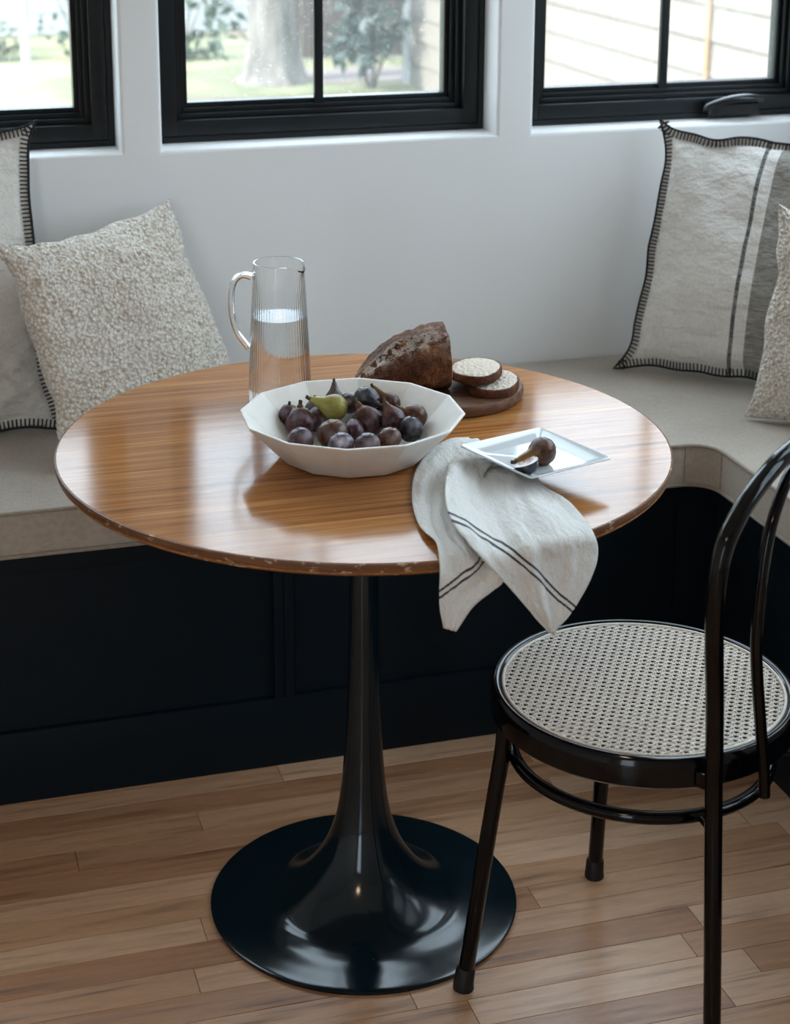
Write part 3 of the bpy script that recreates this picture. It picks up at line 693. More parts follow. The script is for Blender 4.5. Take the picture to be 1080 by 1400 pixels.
# ------------------------------------------------------------------ cutting board, loaf and slices
def bread():
    bc = Vector((.172, .172, .7302))
    o = MB().lathe([(0, 0), (.116, 0), (.1215, .002), (.1235, .007), (.1235, .0135), (.1215, .0175), (.118, .019), (0, .019)], 96).build('cutting_board', 'walnut', None, 40, bc)
    tag(o, 'round dark walnut cutting board under the bread', 'cutting board')
    # half loaf: long axis from the cut face to the rounded end
    org = Vector((.176, .172, .7495)); ax = math.atan2(.16, -.987)
    L, Wd, Hh, n, m = .138, .068, .088, 64, 88; mb = MB(); uv = []
    def section(t):
        s = max(0.0, 1 - t**2.35)**.5; hs = max(0.0, 1 - t**1.9)**.72
        return Wd*s, Hh*hs
    for i in range(n):
        t = i/(n-1); w, h = section(t)
        for j in range(m):
            a = 2*PI*j/m; cy, cz = math.cos(a), math.sin(a)
            y = w*(abs(cy)**.85)*math.copysign(1, cy); z = h*(.40 + .60*cz) if cz > 0 else h*.40*(1 - abs(cz)**.55*1.0)
            k = mnoise.noise(Vector((t*4, cy*2.5, cz*2.5 + 4)))*.007 + mnoise.noise(Vector((t*14, cy*8, cz*8)))*.0028 + mnoise.noise(Vector((t*40, cy*22, cz*22)))*.0012
            ear = .007*math.exp(-((a - 1.19)/.10)**2)*(1 - (2*t - .9)**2 if abs(2*t - .9) < 1 else 0)
            dip = -.005*math.exp(-((a - .98)/.12)**2)*(1 if .05 < t < .9 else 0)
            mb.v.append((L*t, y + k*cy, max(0, z + (k + ear + dip)*max(0, cz))))
            f = math.exp(-((a - 1.02)/.30)**2)*.95*(.30 + .70*t) + .55*max(0, t - .55)*(1 if cz > .2 else 0) + .25*math.exp(-((a - 1.6)/.2)**2)*(1 if t < .35 else 0)*.5
            uv.append((min(1, f), t))
    mb.f = [(i*m + j, i*m + (j+1) % m, (i+1)*m + (j+1) % m, (i+1)*m + j) for i in range(n-1) for j in range(m)] + [tuple(reversed(range(m))), tuple((n-1)*m + j for j in range(m))]
    mb.uv = uv
    lo = mb.build('bread_loaf', 'crust', None, 60, org, (0, 0, ax)); tag(lo, 'half loaf of dark crusty bread with floured crust standing on the board', 'bread')
    face = [Vector(p) for p in mb.v[:m]]; cen = sum(face, Vector())/m
    fc = MB(); fc.add([Vector((-.0012, (p.y - cen.y)*.955 + cen.y, (p.z - cen.z)*.955 + cen.z)) for p in face] + [Vector((.002, (p.y - cen.y)*.955 + cen.y, (p.z - cen.z)*.955 + cen.z)) for p in face],
        [tuple(reversed(range(m)))] + [(k, (k+1) % m, m + (k+1) % m, m + k) for k in range(m)])
    fc.build('crumb', 'crumb', lo)
    def slice_(label, loc, rot, sx, sy, th, seed):
        m2 = 44; out = []
        for k in range(m2):
            a = 2*PI*k/m2; rr = 1 + .05*mnoise.noise(Vector((math.cos(a)*1.5 + seed, math.sin(a)*1.5, 0))) ; out.append((sx*rr*math.cos(a), sy*rr*(math.sin(a) if math.sin(a) > 0 else .82*math.sin(a))))
        mb = MB(); vs = []
        for z, s in ((0, .975), (.0025, 1.0), (th - .0025, 1.0), (th, .975)): vs += [(x*s, y*s, z) for x, y in out]
        fs = [(q*m2 + k, q*m2 + (k+1) % m2, (q+1)*m2 + (k+1) % m2, (q+1)*m2 + k) for q in range(3) for k in range(m2)] + [tuple(reversed(range(m2))), tuple(3*m2 + k for k in range(m2))]
        mb.add(vs, fs); mb.uv = [(0, 0)]*len(mb.v); o = mb.build('bread_slice', 'crust', None, 50, loc, rot); tag(o, label, 'bread', 'bread slices on the board')
        c = MB(); nr = 7; vs = [(0, 0, th + .0012)]
        for q in range(1, nr + 1):
            s = .95*q/nr
            for k, (x, y) in enumerate(out): vs.append((x*s, y*s, th + (.0012 + .0012*mnoise.noise(Vector((x*s*90, y*s*90, seed))) if q < nr else -.0005)))
        fs = [(0, 1 + k, 1 + (k+1) % m2) for k in range(m2)] + [(1 + (q-1)*m2 + k, 1 + q*m2 + k, 1 + q*m2 + (k+1) % m2, 1 + (q-1)*m2 + (k+1) % m2) for q in range(1, nr) for k in range(m2)]
        c.add(vs, fs).build('crumb', 'crumb', o, 60)
    slice_('bread slice lying flat on the walnut board under another slice', (.240, .122, .7494), (0, 0, math.radians(62)), .058, .043, .0125, 3.3)
    slice_('bread slice lying on top of the other slice beside the cut loaf', (.2185, .140, .7662), (math.radians(-2), math.radians(3), math.radians(70)), .062, .044, .0120, 5.1)
bread()

# ------------------------------------------------------------------ towel
TOWEL_A =[
 [(0.1325,-0.0627,0.7417,0.1309,-0.0234),(0.1369,-0.072,0.7417,0.1268,-0.0171),(0.1412,-0.0812,0.7417,0.123,-0.0112),(0.1455,-0.0904,0.7417,0.1194,-0.0068),(0.1498,-0.0996,0.7417,0.116,-0.0037),(0.1541,-0.1086,0.7417,0.113,-0.0007),(0.1583,-0.1177,0.7417,0.1102,0.0023),(0.1625,-0.1266,0.7417,0.1078,0.0053)],
 [(0.1068,-0.0698,0.746,0.1379,-0.0402),(0.1118,-0.0836,0.746,0.1313,-0.0315),(0.1168,-0.0973,0.746,0.125,-0.0228),(0.1218,-0.1109,0.746,0.1189,-0.0142),(0.1267,-0.1244,0.746,0.1132,0.006),(0.1316,-0.1377,0.746,0.108,0.0046),(0.1364,-0.1509,0.746,0.1032,0.0091),(0.1412,-0.1639,0.746,0.0989,0.0136)],
 [(0.0829,-0.0791,0.7422,0.1402,-0.0555),(0.0885,-0.0944,0.7422,0.132,-0.0464),(0.0941,-0.1095,0.7422,0.1241,-0.0376),(0.0996,-0.1245,0.7422,0.1164,0.0293),(0.1051,-0.1393,0.7422,0.1091,0.0222),(0.1105,-0.1539,0.7422,0.1021,0.0178),(0.1159,-0.1684,0.7422,0.0957,0.0181),(0.1212,-0.1828,0.7422,0.0898,0.0226)],
 [(0.0582,-0.1012,0.7365,0.1386,-0.0703),(0.0643,-0.1174,0.7365,0.1294,0.0615),(0.0704,-0.1335,0.7365,0.1201,0.0532),(0.0764,-0.1493,0.7365,0.1109,0.0459),(0.0823,-0.165,0.7365,0.102,0.0401),(0.0882,-0.1805,0.7365,0.0934,0.0363),(0.094,-0.1958,0.7365,0.0852,0.0354),(0.0998,-0.211,0.7365,0.0775,0.0375)],
 [(0.0322,-0.1419,0.7343,0.1329,0.0843),(0.039,-0.1598,0.7343,0.1224,0.0758),(0.0456,-0.1774,0.7343,0.112,0.0683),(0.0521,-0.1948,0.7343,0.1016,0.0622),(0.0586,-0.212,0.7343,0.0911,0.0578),(0.065,-0.229,0.7343,0.0807,0.0555),(0.0713,-0.2458,0.7343,0.0704,0.0557),(0.0775,-0.2623,0.7343,0.0604,0.0582)],
 [(0.0107,-0.1922,0.734,0.1218,0.0953),(0.0182,-0.2091,0.734,0.1112,0.0876),(0.0257,-0.2258,0.734,0.1005,0.0811),(0.0331,-0.2422,0.734,0.0898,0.076),(0.0404,-0.2585,0.734,0.0791,0.0727),(0.0476,-0.2746,0.734,0.0683,0.0713),(0.0547,-0.2905,0.734,0.0576,0.072),(0.0618,-0.3062,0.734,0.0469,0.0748)],
 [(-0.0094,-0.2566,0.734,0.1034,0.1072),(-0.0009,-0.2704,0.734,0.0933,0.1007),(0.0076,-0.2841,0.734,0.0832,0.0954),(0.016,-0.2976,0.734,0.0731,0.0913),(0.0243,-0.311,0.734,0.0629,0.0889),(0.0325,-0.3242,0.734,0.0527,0.0881),(0.0407,-0.3374,0.734,0.0424,0.0889),(0.0488,-0.3504,0.734,0.0322,0.0915)],
 [(-0.0214,-0.3151,0.734,0.0828,0.1172),(-0.0124,-0.326,0.734,0.0735,0.112),(-0.0036,-0.3367,0.734,0.0642,0.1079),(0.0053,-0.3475,0.734,0.0548,0.105),(0.014,-0.3581,0.734,0.0455,0.1034),(0.0227,-0.3687,0.734,0.0361,0.1032),(0.0314,-0.3792,0.734,0.0267,0.1043),(0.0399,-0.3896,0.734,0.0172,0.1067)],
 [(-0.0242,-0.3595,0.734,0.0633,0.1234),(-0.0156,-0.3698,0.734,0.0542,0.12),(-0.0072,-0.38,0.734,0.0451,0.1177),(0.0012,-0.3902,0.734,0.036,0.1165),(0.0096,-0.4003,0.734,0.0269,0.1165),(0.0179,-0.4103,0.734,0.0178,0.1176),(0.0261,-0.4203,0.734,0.0085,0.1198),(0.0343,-0.4302,0.734,-0.0007,0.1231)],
 [(-0.0215,-0.3921,0.734,0.0462,0.1274),(-0.0141,-0.4059,0.734,0.0357,0.1269),(-0.0068,-0.4196,0.734,0.0252,0.1276),(0.0005,-0.4332,0.734,0.0147,0.1295),(0.0113,-0.4366,0.7294,0.0042,0.1326),(0.0236,-0.4361,0.7229,-0.0063,0.1366),(0.036,-0.4352,0.7163,-0.017,0.1417),(0.0487,-0.434,0.7095,-0.0276,0.1475)],
 [(-0.0331,-0.4354,0.7251,0.0236,0.1507),(-0.0228,-0.4361,0.7215,0.0154,0.1498),(-0.0123,-0.4365,0.7177,0.0072,0.1496),(-0.0018,-0.4367,0.7138,-0.001,0.1502),(0.0089,-0.4366,0.7097,-0.0092,0.1515),(0.0198,-0.4363,0.7055,-0.0174,0.1535),(0.0308,-0.4356,0.7012,-0.0256,0.1562),(0.0419,-0.4347,0.6967,-0.0338,0.1596)],
 [(-0.0331,-0.4354,0.6995,0.0044,0.1736),(-0.0247,-0.436,0.698,-0.0011,0.1718),(-0.0164,-0.4364,0.6964,-0.0065,0.1705),(-0.0079,-0.4366,0.6948,-0.012,0.1695),(0.0006,-0.4367,0.693,-0.0175,0.1689),(0.0092,-0.4366,0.6912,-0.023,0.1687),(0.0179,-0.4363,0.6893,-0.0285,0.169),(0.0267,-0.4359,0.6873,-0.034,0.1696)],
 [(-0.0317,-0.4355,0.6763,-0.0137,0.194),(-0.0261,-0.4359,0.6758,-0.0169,0.1925),(-0.0204,-0.4362,0.6752,-0.0202,0.1911),(-0.0146,-0.4365,0.6746,-0.0235,0.19),(-0.0088,-0.4366,0.674,-0.0269,0.1889),(-0.003,-0.4367,0.6733,-0.0302,0.1881),(0.0028,-0.4367,0.6726,-0.0336,0.1874),(0.0087,-0.4366,0.6719,-0.0369,0.1869)],
 [(-0.027,-0.4359,0.6497,-0.036,0.2164),(-0.0246,-0.436,0.649,-0.0378,0.2164),(-0.0221,-0.4361,0.6482,-0.0396,0.2164),(-0.0197,-0.4363,0.6474,-0.0413,0.2164),(-0.0173,-0.4364,0.6466,-0.0431,0.2164),(-0.0148,-0.4364,0.6457,-0.0449,0.2165),(-0.0124,-0.4365,0.6449,-0.0467,0.2166),(-0.0099,-0.4366,0.6441,-0.0485,0.2167)],
]
TOWEL_B =[
 [(0.1491,-0.1763,0.748,-0.0929,0.5),(0.1513,-0.1804,0.7481,-0.0938,0.5),(0.1565,-0.1769,0.7452,-0.0947,0.5),(0.1624,-0.1717,0.7416,-0.0956,0.5),(0.1682,-0.1664,0.738,-0.0965,0.5),(0.1714,-0.1682,0.7372,-0.0975,0.5),(0.171,-0.179,0.7399,-0.0984,0.5),(0.1696,-0.1923,0.7436,-0.0993,0.5),(0.1705,-0.1994,0.745,-0.1002,0.5),(0.1751,-0.1975,0.7426,-0.1008,0.5)],
 [(0.1016,-0.1675,0.7492,-0.0731,0.5),(0.1091,-0.1738,0.7486,-0.0751,0.5),(0.1199,-0.1714,0.7445,-0.0772,0.5),(0.1307,-0.1687,0.7404,-0.0793,0.5),(0.1405,-0.1689,0.7373,-0.0815,0.5),(0.1471,-0.1777,0.7377,-0.0843,0.5),(0.1507,-0.1941,0.7411,-0.0873,0.5),(0.1543,-0.2102,0.7444,-0.0903,0.5),(0.1609,-0.2183,0.7446,-0.0931,0.5),(0.1707,-0.2183,0.7415,-0.0953,0.5)],
 [(0.0667,-0.178,0.7503,-0.0592,0.5),(0.0784,-0.1841,0.7487,-0.0609,0.5),(0.0934,-0.1812,0.7436,-0.0631,0.5),(0.1078,-0.1803,0.7392,-0.0664,0.5),(0.1201,-0.1849,0.737,-0.0698,0.5),(0.129,-0.1987,0.7385,-0.0734,0.5),(0.1357,-0.2181,0.7423,-0.078,0.5),(0.1433,-0.2343,0.7449,-0.0826,0.5),(0.1543,-0.2417,0.7439,-0.0865,0.5),(0.1679,-0.2425,0.7402,-0.09,0.5)],
 [(0.0498,-0.2155,0.7512,-0.0463,0.5),(0.0641,-0.2184,0.7485,-0.0487,0.5),(0.0814,-0.2131,0.7424,-0.052,0.5),(0.0972,-0.2123,0.7382,-0.0562,0.5),(0.1102,-0.2193,0.7371,-0.0605,0.5),(0.1198,-0.2351,0.7396,-0.0659,0.5),(0.128,-0.2539,0.7434,-0.0714,0.5),(0.1382,-0.2673,0.745,-0.0763,0.5),(0.1518,-0.2717,0.7429,-0.0806,0.5),(0.1672,-0.2719,0.7391,-0.0851,0.5)],
 [(0.0307,-0.2649,0.7518,-0.0293,0.5),(0.0482,-0.2626,0.7479,-0.0331,0.5),(0.0682,-0.2535,0.7412,-0.0388,0.5),(0.0858,-0.2516,0.7375,-0.0445,0.5),(0.1002,-0.259,0.7375,-0.0512,0.5),(0.1115,-0.274,0.7408,-0.0584,0.5),(0.1224,-0.2894,0.7442,-0.065,0.5),(0.1361,-0.2977,0.7447,-0.0709,0.5),(0.153,-0.2977,0.7418,-0.077,0.5),(0.1708,-0.2962,0.7381,-0.0848,0.5)],
 [(0.0144,-0.3177,0.752,-0.0115,0.5),(0.0348,-0.3098,0.747,-0.0181,0.5),(0.0571,-0.2973,0.74,-0.0255,0.5),(0.0762,-0.2944,0.7371,-0.0337,0.5),(0.0917,-0.3013,0.7383,-0.0426,0.5),(0.1049,-0.3142,0.742,-0.051,0.5),(0.1188,-0.3248,0.7448,-0.0586,0.5),(0.1359,-0.3272,0.7441,-0.0663,0.5),(0.1558,-0.3229,0.7405,-0.0761,0.5),(0.1755,-0.3197,0.7374,-0.0867,0.5)],
 [(0.0056,-0.3622,0.7518,0.0018,0.5),(0.0279,-0.3504,0.7459,-0.0067,0.5),(0.0513,-0.3363,0.739,-0.016,0.5),(0.0707,-0.3339,0.7371,-0.026,0.5),(0.0865,-0.3411,0.7393,-0.0355,0.5),(0.1008,-0.3521,0.7431,-0.0441,0.5),(0.1169,-0.3584,0.745,-0.053,0.5),(0.1364,-0.3563,0.7432,-0.0642,0.5),(0.158,-0.3495,0.7394,-0.076,0.5),(0.1783,-0.3462,0.737,-0.0877,0.5)],
 [(0.0025,-0.4106,0.7513,0.0128,0.5),(0.0253,-0.3956,0.7447,0.0024,0.5),(0.0483,-0.3809,0.7382,-0.0081,0.5),(0.0668,-0.3792,0.7374,-0.0176,0.5),(0.082,-0.3862,0.7405,-0.0269,0.5),(0.0967,-0.3944,0.7441,-0.0368,0.5),(0.1139,-0.3962,0.7448,-0.0489,0.5),(0.1345,-0.39,0.7421,-0.061,0.5),(0.1562,-0.3816,0.7383,-0.0731,0.5),(0.1758,-0.3787,0.737,-0.0859,0.5)],
 [(0.0111,-0.4426,0.7414,0.0201,0.5),(0.029,-0.4371,0.7397,0.0106,0.5),(0.0478,-0.4295,0.7371,0.0013,0.5),(0.0638,-0.4297,0.7381,-0.008,0.5),(0.0775,-0.4359,0.7417,-0.0197,0.5),(0.095,-0.4324,0.741,-0.0315,0.5),(0.1131,-0.428,0.7398,-0.0433,0.5),(0.1317,-0.4227,0.7383,-0.0554,0.5),(0.151,-0.4162,0.7362,-0.0682,0.5),(0.171,-0.4083,0.7335,-0.0811,0.5)],
 [(0.0315,-0.4416,0.7174,0.029,0.5),(0.046,-0.4403,0.7183,0.0196,0.5),(0.0608,-0.4385,0.719,0.0087,0.5),(0.0759,-0.4361,0.7194,-0.0023,0.5),(0.0913,-0.4332,0.7195,-0.0133,0.5),(0.1071,-0.4295,0.7194,-0.0246,0.5),(0.1234,-0.4252,0.7189,-0.0364,0.5),(0.1401,-0.42,0.718,-0.0482,0.5),(0.1573,-0.4138,0.7167,-0.06,0.5),(0.1752,-0.4066,0.7149,-0.0718,0.5)],
 [(0.052,-0.4396,0.6931,0.0337,0.5),(0.0643,-0.438,0.694,0.0244,0.5),(0.0767,-0.436,0.6947,0.0148,0.5),(0.0893,-0.4336,0.6952,0.0048,0.5),(0.1022,-0.4307,0.6955,-0.0051,0.5),(0.1153,-0.4274,0.6955,-0.0151,0.5),(0.1288,-0.4236,0.6954,-0.025,0.5),(0.1426,-0.4191,0.695,-0.035,0.5),(0.1567,-0.414,0.6942,-0.0447,0.5),(0.1713,-0.4082,0.6932,-0.0541,0.5)],
 [(0.0719,-0.4368,0.6684,0.0356,0.5),(0.0809,-0.4353,0.6686,0.0287,0.5),(0.0899,-0.4335,0.6686,0.0217,0.5),(0.0991,-0.4315,0.6686,0.0148,0.5),(0.1084,-0.4292,0.6684,0.0079,0.5),(0.1179,-0.4267,0.6681,0.0011,0.5),(0.1275,-0.4239,0.6676,-0.0054,0.5),(0.1373,-0.4209,0.6671,-0.0119,0.5),(0.1473,-0.4175,0.6664,-0.0184,0.5),(0.1574,-0.4138,0.6655,-0.0249,0.5)],
 [(0.0911,-0.4332,0.6448,0.0367,0.5),(0.0963,-0.4321,0.6447,0.0331,0.5),(0.1015,-0.4309,0.6446,0.0295,0.5),(0.1067,-0.4296,0.6444,0.0259,0.5),(0.112,-0.4283,0.6442,0.0222,0.5),(0.1173,-0.4269,0.6439,0.0186,0.5),(0.1227,-0.4253,0.6436,0.015,0.5),(0.1282,-0.4237,0.6433,0.0114,0.5),(0.1337,-0.422,0.6429,0.0078,0.5),(0.1392,-0.4202,0.6424,0.0041,0.5)],
 [(0.1101,-0.4288,0.6218,0.0394,0.5),(0.111,-0.4286,0.6219,0.0386,0.5),(0.1119,-0.4283,0.622,0.0378,0.5),(0.1129,-0.4281,0.6221,0.0371,0.5),(0.1138,-0.4278,0.6221,0.0363,0.5),(0.1147,-0.4276,0.6222,0.0356,0.5),(0.1157,-0.4273,0.6223,0.0348,0.5),(0.1166,-0.4271,0.6224,0.0341,0.5),(0.1176,-0.4268,0.6224,0.0333,0.5),(0.1185,-0.4265,0.6225,0.0326,0.5)],
]

def towel():
    o = thing('linen_towel', 'white linen towel with double navy stripes draped over the table edge', 'towel', (.15, -.25, .7302))
    L = o.location
    def layer(name, data, NR, NC, seed, amp):
        rows = [catmull(r, NC) for r in data]; cols = [catmull([rows[i][j] for i in range(len(rows))], NR) for j in range(NC)]
        P = [[Vector(cols[j][i][:3]) for j in range(NC)] for i in range(NR)]; Sx = [[cols[j][i][3] for j in range(NC)] for i in range(NR)]; S2 = [[cols[j][i][4] if len(cols[j][i]) > 4 else .5 for j in range(NC)] for i in range(NR)]
        for _ in range(3):                                            # relax the bend over the edge
            Q = [[p.copy() for p in r] for r in P]
            for i in range(1, NR-1):
                for j in range(NC):
                    Q[i][j] = P[i][j]*.5 + (P[i-1][j] + P[i+1][j])*.25
            P = Q
        for i in range(NR):
            for j in range(NC):
                p = P[i][j]; s1, s2 = i/NR, j/NC; w = mnoise.noise(Vector((s1*3.2 + seed, s2*6.0 + s1*2, 1)))*amp + mnoise.noise(Vector((s1*7 + seed, s2*15 + s1*5, 5)))*amp*.42 + mnoise.noise(Vector((s1*26 + seed, s2*22, 8)))*amp*.10
                rr = math.hypot(p.x, p.y); out = Vector((p.x/rr, p.y/rr, 0))
                if rr < .424: p.z = max(p.z + max(-.001, w + amp*.3), .7322 + (0.0035 if seed > 2 else 0))
                else: P[i][j] = p + out*max(-.001, w + amp*.3)
        mb = MB(); mb.v = [tuple(P[i][j] - L) for i in range(NR) for j in range(NC)]; mb.f = grid_faces(NR, NC); mb.uv = [(Sx[i][j], S2[i][j]) for i in range(NR) for j in range(NC)]
        q = mb.build(name, 'towel', o, 180); md = q.modifiers.new('thickness', 'SOLIDIFY'); md.thickness = .0014; md.offset = 1
    layer('under_fold', TOWEL_A, 70, 36, 1.0, .005); layer('upper_fold', TOWEL_B, 90, 60, 3.0, .0065)
towel()

# ------------------------------------------------------------------ plate with figs
def plate():
    c = Vector((.1755, -.2045, .7545)); rz = math.atan2(-.136, .050); h = .0712
    vs = []; fs = []; n = 40
    rings = [(0, 0), (.046, 0), (.0475, .0008), (.0695, .0112), (h, .0122), (h, .0132), (.0704, .0139), (.0690, .0137), (.0500, .0056), (.0485, .0050), (0, .0046)]
    m = len(rings); loop = []
    for q in range(4):                                                  # square with small rounded corners
        a0 = q*PI/2
        loop += [(q, 'c', a0 + PI/2*k/8) for k in range(9)]
    seg = len(loop)
    for q, _, a in loop:
        cx, cy = ((1, 1), (-1, 1), (-1, -1), (1, -1))[q]
        for s, z in rings:
            rc = min(s, .0065); vs.append((cx*(s - rc) + rc*math.cos(a), cy*(s - rc) + rc*math.sin(a), z))
    fs = [(k*m + i, ((k+1) % seg)*m + i, ((k+1) % seg)*m + i + 1, k*m + i + 1) for k in range(seg) for i in range(m-1)]
    mb = MB().add(vs, fs); o = mb.build('square_plate', 'porcelain', None, 17, c, (math.radians(-1.5), math.radians(1.0), rz)); tag(o, 'small square white porcelain plate resting on the towel', 'plate')
plate()
fig('whole dark brown fig lying on the square plate', (.1770, -.2270, .7765), .0182, (-.93, -.30, -.12), 'fig_brown', 1.42, None, 40)
def half_fig():
    R = .0165; prof = fig_profile(R, .85); n = len(prof); seg = 18; mb = MB()
    for k in range(seg + 1):
        a = PI*k/seg
        for r_, z in prof: mb.v.append((r_*math.cos(a), -r_*math.sin(a), z))
    mb.f = [(k*n + i, k*n + i + 1, (k+1)*n + i + 1, (k+1)*n + i) for k in range(seg) for i in range(n-1)]
    o = mb.build('fig_half', 'fig_black', None, 60, (.1420, -.2560, .7745)); tag(o, 'cut fig half showing pale pink flesh beside the whole fig', 'fig')
    ax = Vector((.66, .72, .06)).normalized(); face = Vector((-.52, -.12, .84)); face = (face - ax*face.dot(ax)).normalized(); xx = face.cross(ax).normalized()
    o.rotation_euler = Matrix((xx, face, ax)).transposed().to_euler()
    fl = MB(); pts = [(r_, z) for r_, z in prof] + [(-r_, z) for r_, z in reversed(prof)]; cz = .1*R
    fl.v = [(0, .0004, cz)]; uv = [(0, 0)]
    for q in range(1, 6):
        for x, z in pts: fl.v.append((x*q/5, .0004 if q < 5 else -.0002, cz + (z - cz)*q/5)); uv.append((q/5, 0))
    K = len(pts); fl.f = [(0, 1 + (k+1) % K, 1 + k) for k in range(K)] + [(1 + (q-1)*K + k, 1 + (q-1)*K + (k+1) % K, 1 + q*K + (k+1) % K, 1 + q*K + k) for q in range(1, 5) for k in range(K)]
    fl.uv = uv; fl.build('flesh', 'fig_flesh', o)
    t = prof[-1][1]; MB().tube([(0, -.0015, t - .001), (0, -.0015, t + .003)], [.0022, .0018], 8).build('stem', 'fig_stem', o, 60)
half_fig()

# ------------------------------------------------------------------ garden outside the windows
GZ = -.6
ground = struct(MB().box((-60, -60, GZ - .2), (60, 60, GZ)).build('ground', 'bounce_ground'))
struct(MB().box((-25, 2.2, GZ), (25, 40, GZ + .01)).build('lawn', 'lawn'))
def garden_path():
    mb = MB(); mb.add([(x, y, z) for z in (GZ, GZ + .02) for x, y in ((3.2, 12.72), (5.6, 12.72), (5.6, 13.7), (3.2, 13.7))], [(3, 2, 1, 0), (4, 5, 6, 7), (0, 1, 5, 4), (1, 2, 6, 5), (2, 3, 7, 6), (3, 0, 4, 7)])
    struct(mb.build('path', 'gravel'))
garden_path()
def leaves(name, material, parent, blobs, count, size, seed):
    rnd = random.Random(seed); mb = MB()
    for _ in range(count):
        cx, cy, cz, rx, ry, rz_ = rnd.choice(blobs)
        while True:
            p = Vector((rnd.uniform(-1, 1), rnd.uniform(-1, 1), rnd.uniform(-1, 1)))
            if p.length < 1: break
        q = Vector((cx + p.x*rx, cy + p.y*ry, cz + p.z*rz_)); d = Vector((rnd.gauss(0, 1), rnd.gauss(0, 1), rnd.gauss(0, .6) - .4)).normalized()
        s = d.cross(Vector((rnd.gauss(0, 1), rnd.gauss(0, 1), rnd.gauss(0, 1)))).normalized(); k = size*rnd.uniform(.6, 1.3)
        mb.add([q, q + d*k*.5 + s*k*.24, q + d*k, q + d*k*.5 - s*k*.24], [(0, 1, 2, 3)])
    o = mb.build(name, material, parent); o['kind'] = 'stuff'; return o
def tree(label, x, y, trunk_r, blobs, count, size, leafmat, seed, low=None):
    r = thing('garden_tree', label, 'tree', (x, y, GZ))
    def rib(a, rr, z): return rr*(.10*mnoise.noise(Vector((math.cos(a)*2, math.sin(a)*2, z*.8 + seed))) + .06*math.cos(5*a + seed)*max(0, 1 - z*1.2))
    MB().lathe([(trunk_r*1.75, 0), (trunk_r*1.45, .08), (trunk_r*1.2, .25), (trunk_r*1.05, .6), (trunk_r, 1.3), (trunk_r*.92, 3), (trunk_r*.75, 8), (trunk_r*.3, 12)], 28, rib).build('trunk', 'bark', r, 60)
    for k in range(5):
        a = k*1.3 + seed; z0 = 8.4 + .5*k
        MB().tube([(0, 0, z0), (math.cos(a)*.8, math.sin(a)*.8, z0 + .7), (math.cos(a)*1.9, math.sin(a)*1.9, z0 + 1.2)], [trunk_r*.4, trunk_r*.28, trunk_r*.1], 8).build('branch', 'bark', r, 60)
    leaves('foliage', leafmat, r, blobs, count, size, seed)
    if low:
        for pth in low:
            MB().tube(catmull(pth, 14), [.05 - .0033*k for k in range(14)], 6).build('branch', 'bark', r, 60)
            e = pth[-1]; leaves('foliage', leafmat, r, [(e[0], e[1], e[2], .20, .30, .42), (e[0] - .12, e[1], e[2] + .4, .28, .3, .35)], 190, .13, seed + 3)
    return r
crown = [(0, 0, 11.2, 2.0, 2.0, 1.3), (1.2, .4, 10.9, 1.4, 1.4, .9), (-1.3, -.3, 11.0, 1.4, 1.4, 1.0)]
tree('stout grey tree trunk standing on the lawn outside the middle window', 2.87, 13.0, .20, crown, 2600, .17, 'leaf', 1.0,
     [[(0, 0, 3.4), (-.35, -.4, 3.5), (-.68, -.9, 2.6), (-.76, -1.4, .85)], ])
def shrub(name, label, x, y, blobs, count, size, leafmat, seed):
    r = thing(name, label, 'shrub', (x, y, GZ)); 
    for k in range(5):
        a = k*1.256 + seed; MB().tube([(0.02*math.cos(a), .02*math.sin(a), 0), (.12*math.cos(a), .12*math.sin(a), .3), (.3*math.cos(a), .3*math.sin(a), .75)], [.018, .014, .006], 6).build('stem', 'bark', r, 60)
    leaves('foliage', leafmat, r, blobs, count, size, seed)
shrub('garden_shrub', 'loose blue-green shrub between the tree trunk and the cream house', 3.60, 12.4, [(0, 0, .75, .30, .4, .55), (-.02, 0, 1.3, .34, .4, .6), (-.1, 0, .45, .26, .3, .25)], 620, .14, 'leaf_blue', 11)
shrub('garden_shrub', 'low yellow-green shrub beside the white post outside the window next to the plain cream pillow', .35, 15.2, [(-.5, 0, .28, .6, .25, .28), (.1, 0, .22, .45, .25, .22)], 420, .12, 'leaf_light', 21)
shrub('garden_shrub', 'sparse tall shrub in front of the white house', 1.45, 15.2, [(0, 0, .30, .5, .25, .26), (.2, 0, .7, .3, .2, .2), (-.25, 0, 1.0, .25, .2, .3)], 230, .13, 'leaf', 31)
shrub('garden_shrub', 'small dark shrub at the foot of the white house behind the trunk', 2.35, 14.8, [(0, 0, .14, .45, .2, .13)], 220, .1, 'leaf', 41)
def post():
    o = MB().lathe([(0, 0), (.045, 0), (.04, .02), (.038, .78), (.05, .80), (.05, .83), (.02, .86), (0, .865)], 20).build('garden_post', 'white_board', None, 40, (.835, 14.5, GZ)); tag(o, 'short white garden post standing at the edge of the lawn', 'post')
post()
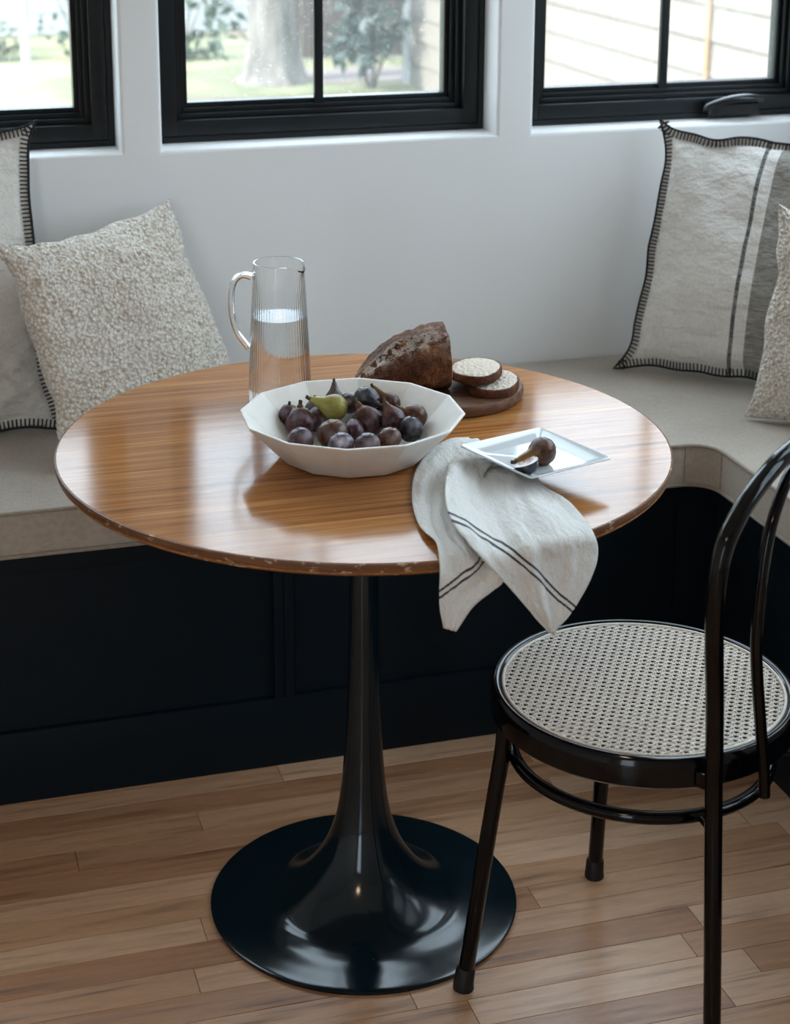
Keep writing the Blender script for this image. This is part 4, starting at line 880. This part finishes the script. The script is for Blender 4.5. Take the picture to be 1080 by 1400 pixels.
def white_house():
    r = thing('garden_house', 'white boarded house across the lawn', 'building', (-1.0, 17.2, GZ))
    MB().box((-7, .03, 0), (4.6, 5, 3.4)).build('house_body', 'white_board', r)
    b = MB().box((-7, 0, 0), (4.6, .03, .236), .006, 1); me = None
    for k in range(14):
        if me is None: o = b.build('siding_board', 'white_board', r); me = o.data
        else: o = link('siding_board', me, r)
        o.location = (0, -.004*(k % 2), .02 + k*.24)
    MB().add([(-7.3, -.4, 3.3), (4.9, -.4, 3.3), (4.9, 2.5, 5), (-7.3, 2.5, 5), (-7.3, 5.4, 3.3), (4.9, 5.4, 3.3)], [(0, 1, 2, 3), (3, 2, 5, 4), (0, 3, 4), (1, 5, 2), (0, 4, 5, 1)]).build('roof', 'roof', r)
white_house()
def cream_house():
    r = thing('neighbour_house', 'cream boarded house close outside the window with the crank handle', 'building', (4.0, 5.2, GZ))
    MB().box((.03, 0, 0), (5, 7.4, 3.6)).build('house_body', 'cream_board', r)
    b = MB().box((0, 0, 0), (.028, 7.4, .196), .005, 1); me = None
    for k in range(18):
        if me is None: o = b.build('siding_board', 'cream_board', r); me = o.data
        else: o = link('siding_board', me, r)
        o.location = (-.012, 0, .01 + k*.2); o.rotation_euler = (0, .07, 0)
    MB().tube([(-.025, 1.62, 0), (-.025, 1.62, 3.6)], .016, 8).build('downpipe', 'copper', r, 60)
    MB().box((-.03, 7.30, 0), (.05, 7.45, 3.6), .005).build('corner_trim', 'white_board', r)
    MB().add([(-.4, -.3, 3.5), (-.4, 7.7, 3.5), (2.5, 7.7, 5), (2.5, -.3, 5), (5.4, -.3, 3.5), (5.4, 7.7, 3.5)], [(0, 1, 2, 3), (3, 2, 5, 4), (0, 3, 4), (1, 5, 2), (0, 4, 5, 1)]).build('roof', 'roof', r)
cream_house()
def brown_fence():
    r = thing('garden_fence', 'brown upright board fence behind the shrub', 'fence', (3.2, 14.4, GZ))
    me = None
    for k in range(16):
        if me is None: o = MB().box((0, 0, 0), (.135, .025, 1.5), .004, 1).build('fence_board', 'brown_fence', r); me = o.data
        else: o = link('fence_board', me, r)
        o.location = (k*.142, .01*(k % 2), .03)
    for z in (.35, 1.2): MB().box((0, .035, z), (2.28, .075, z + .09), .004, 1).build('fence_rail', 'brown_fence', r)
brown_fence()
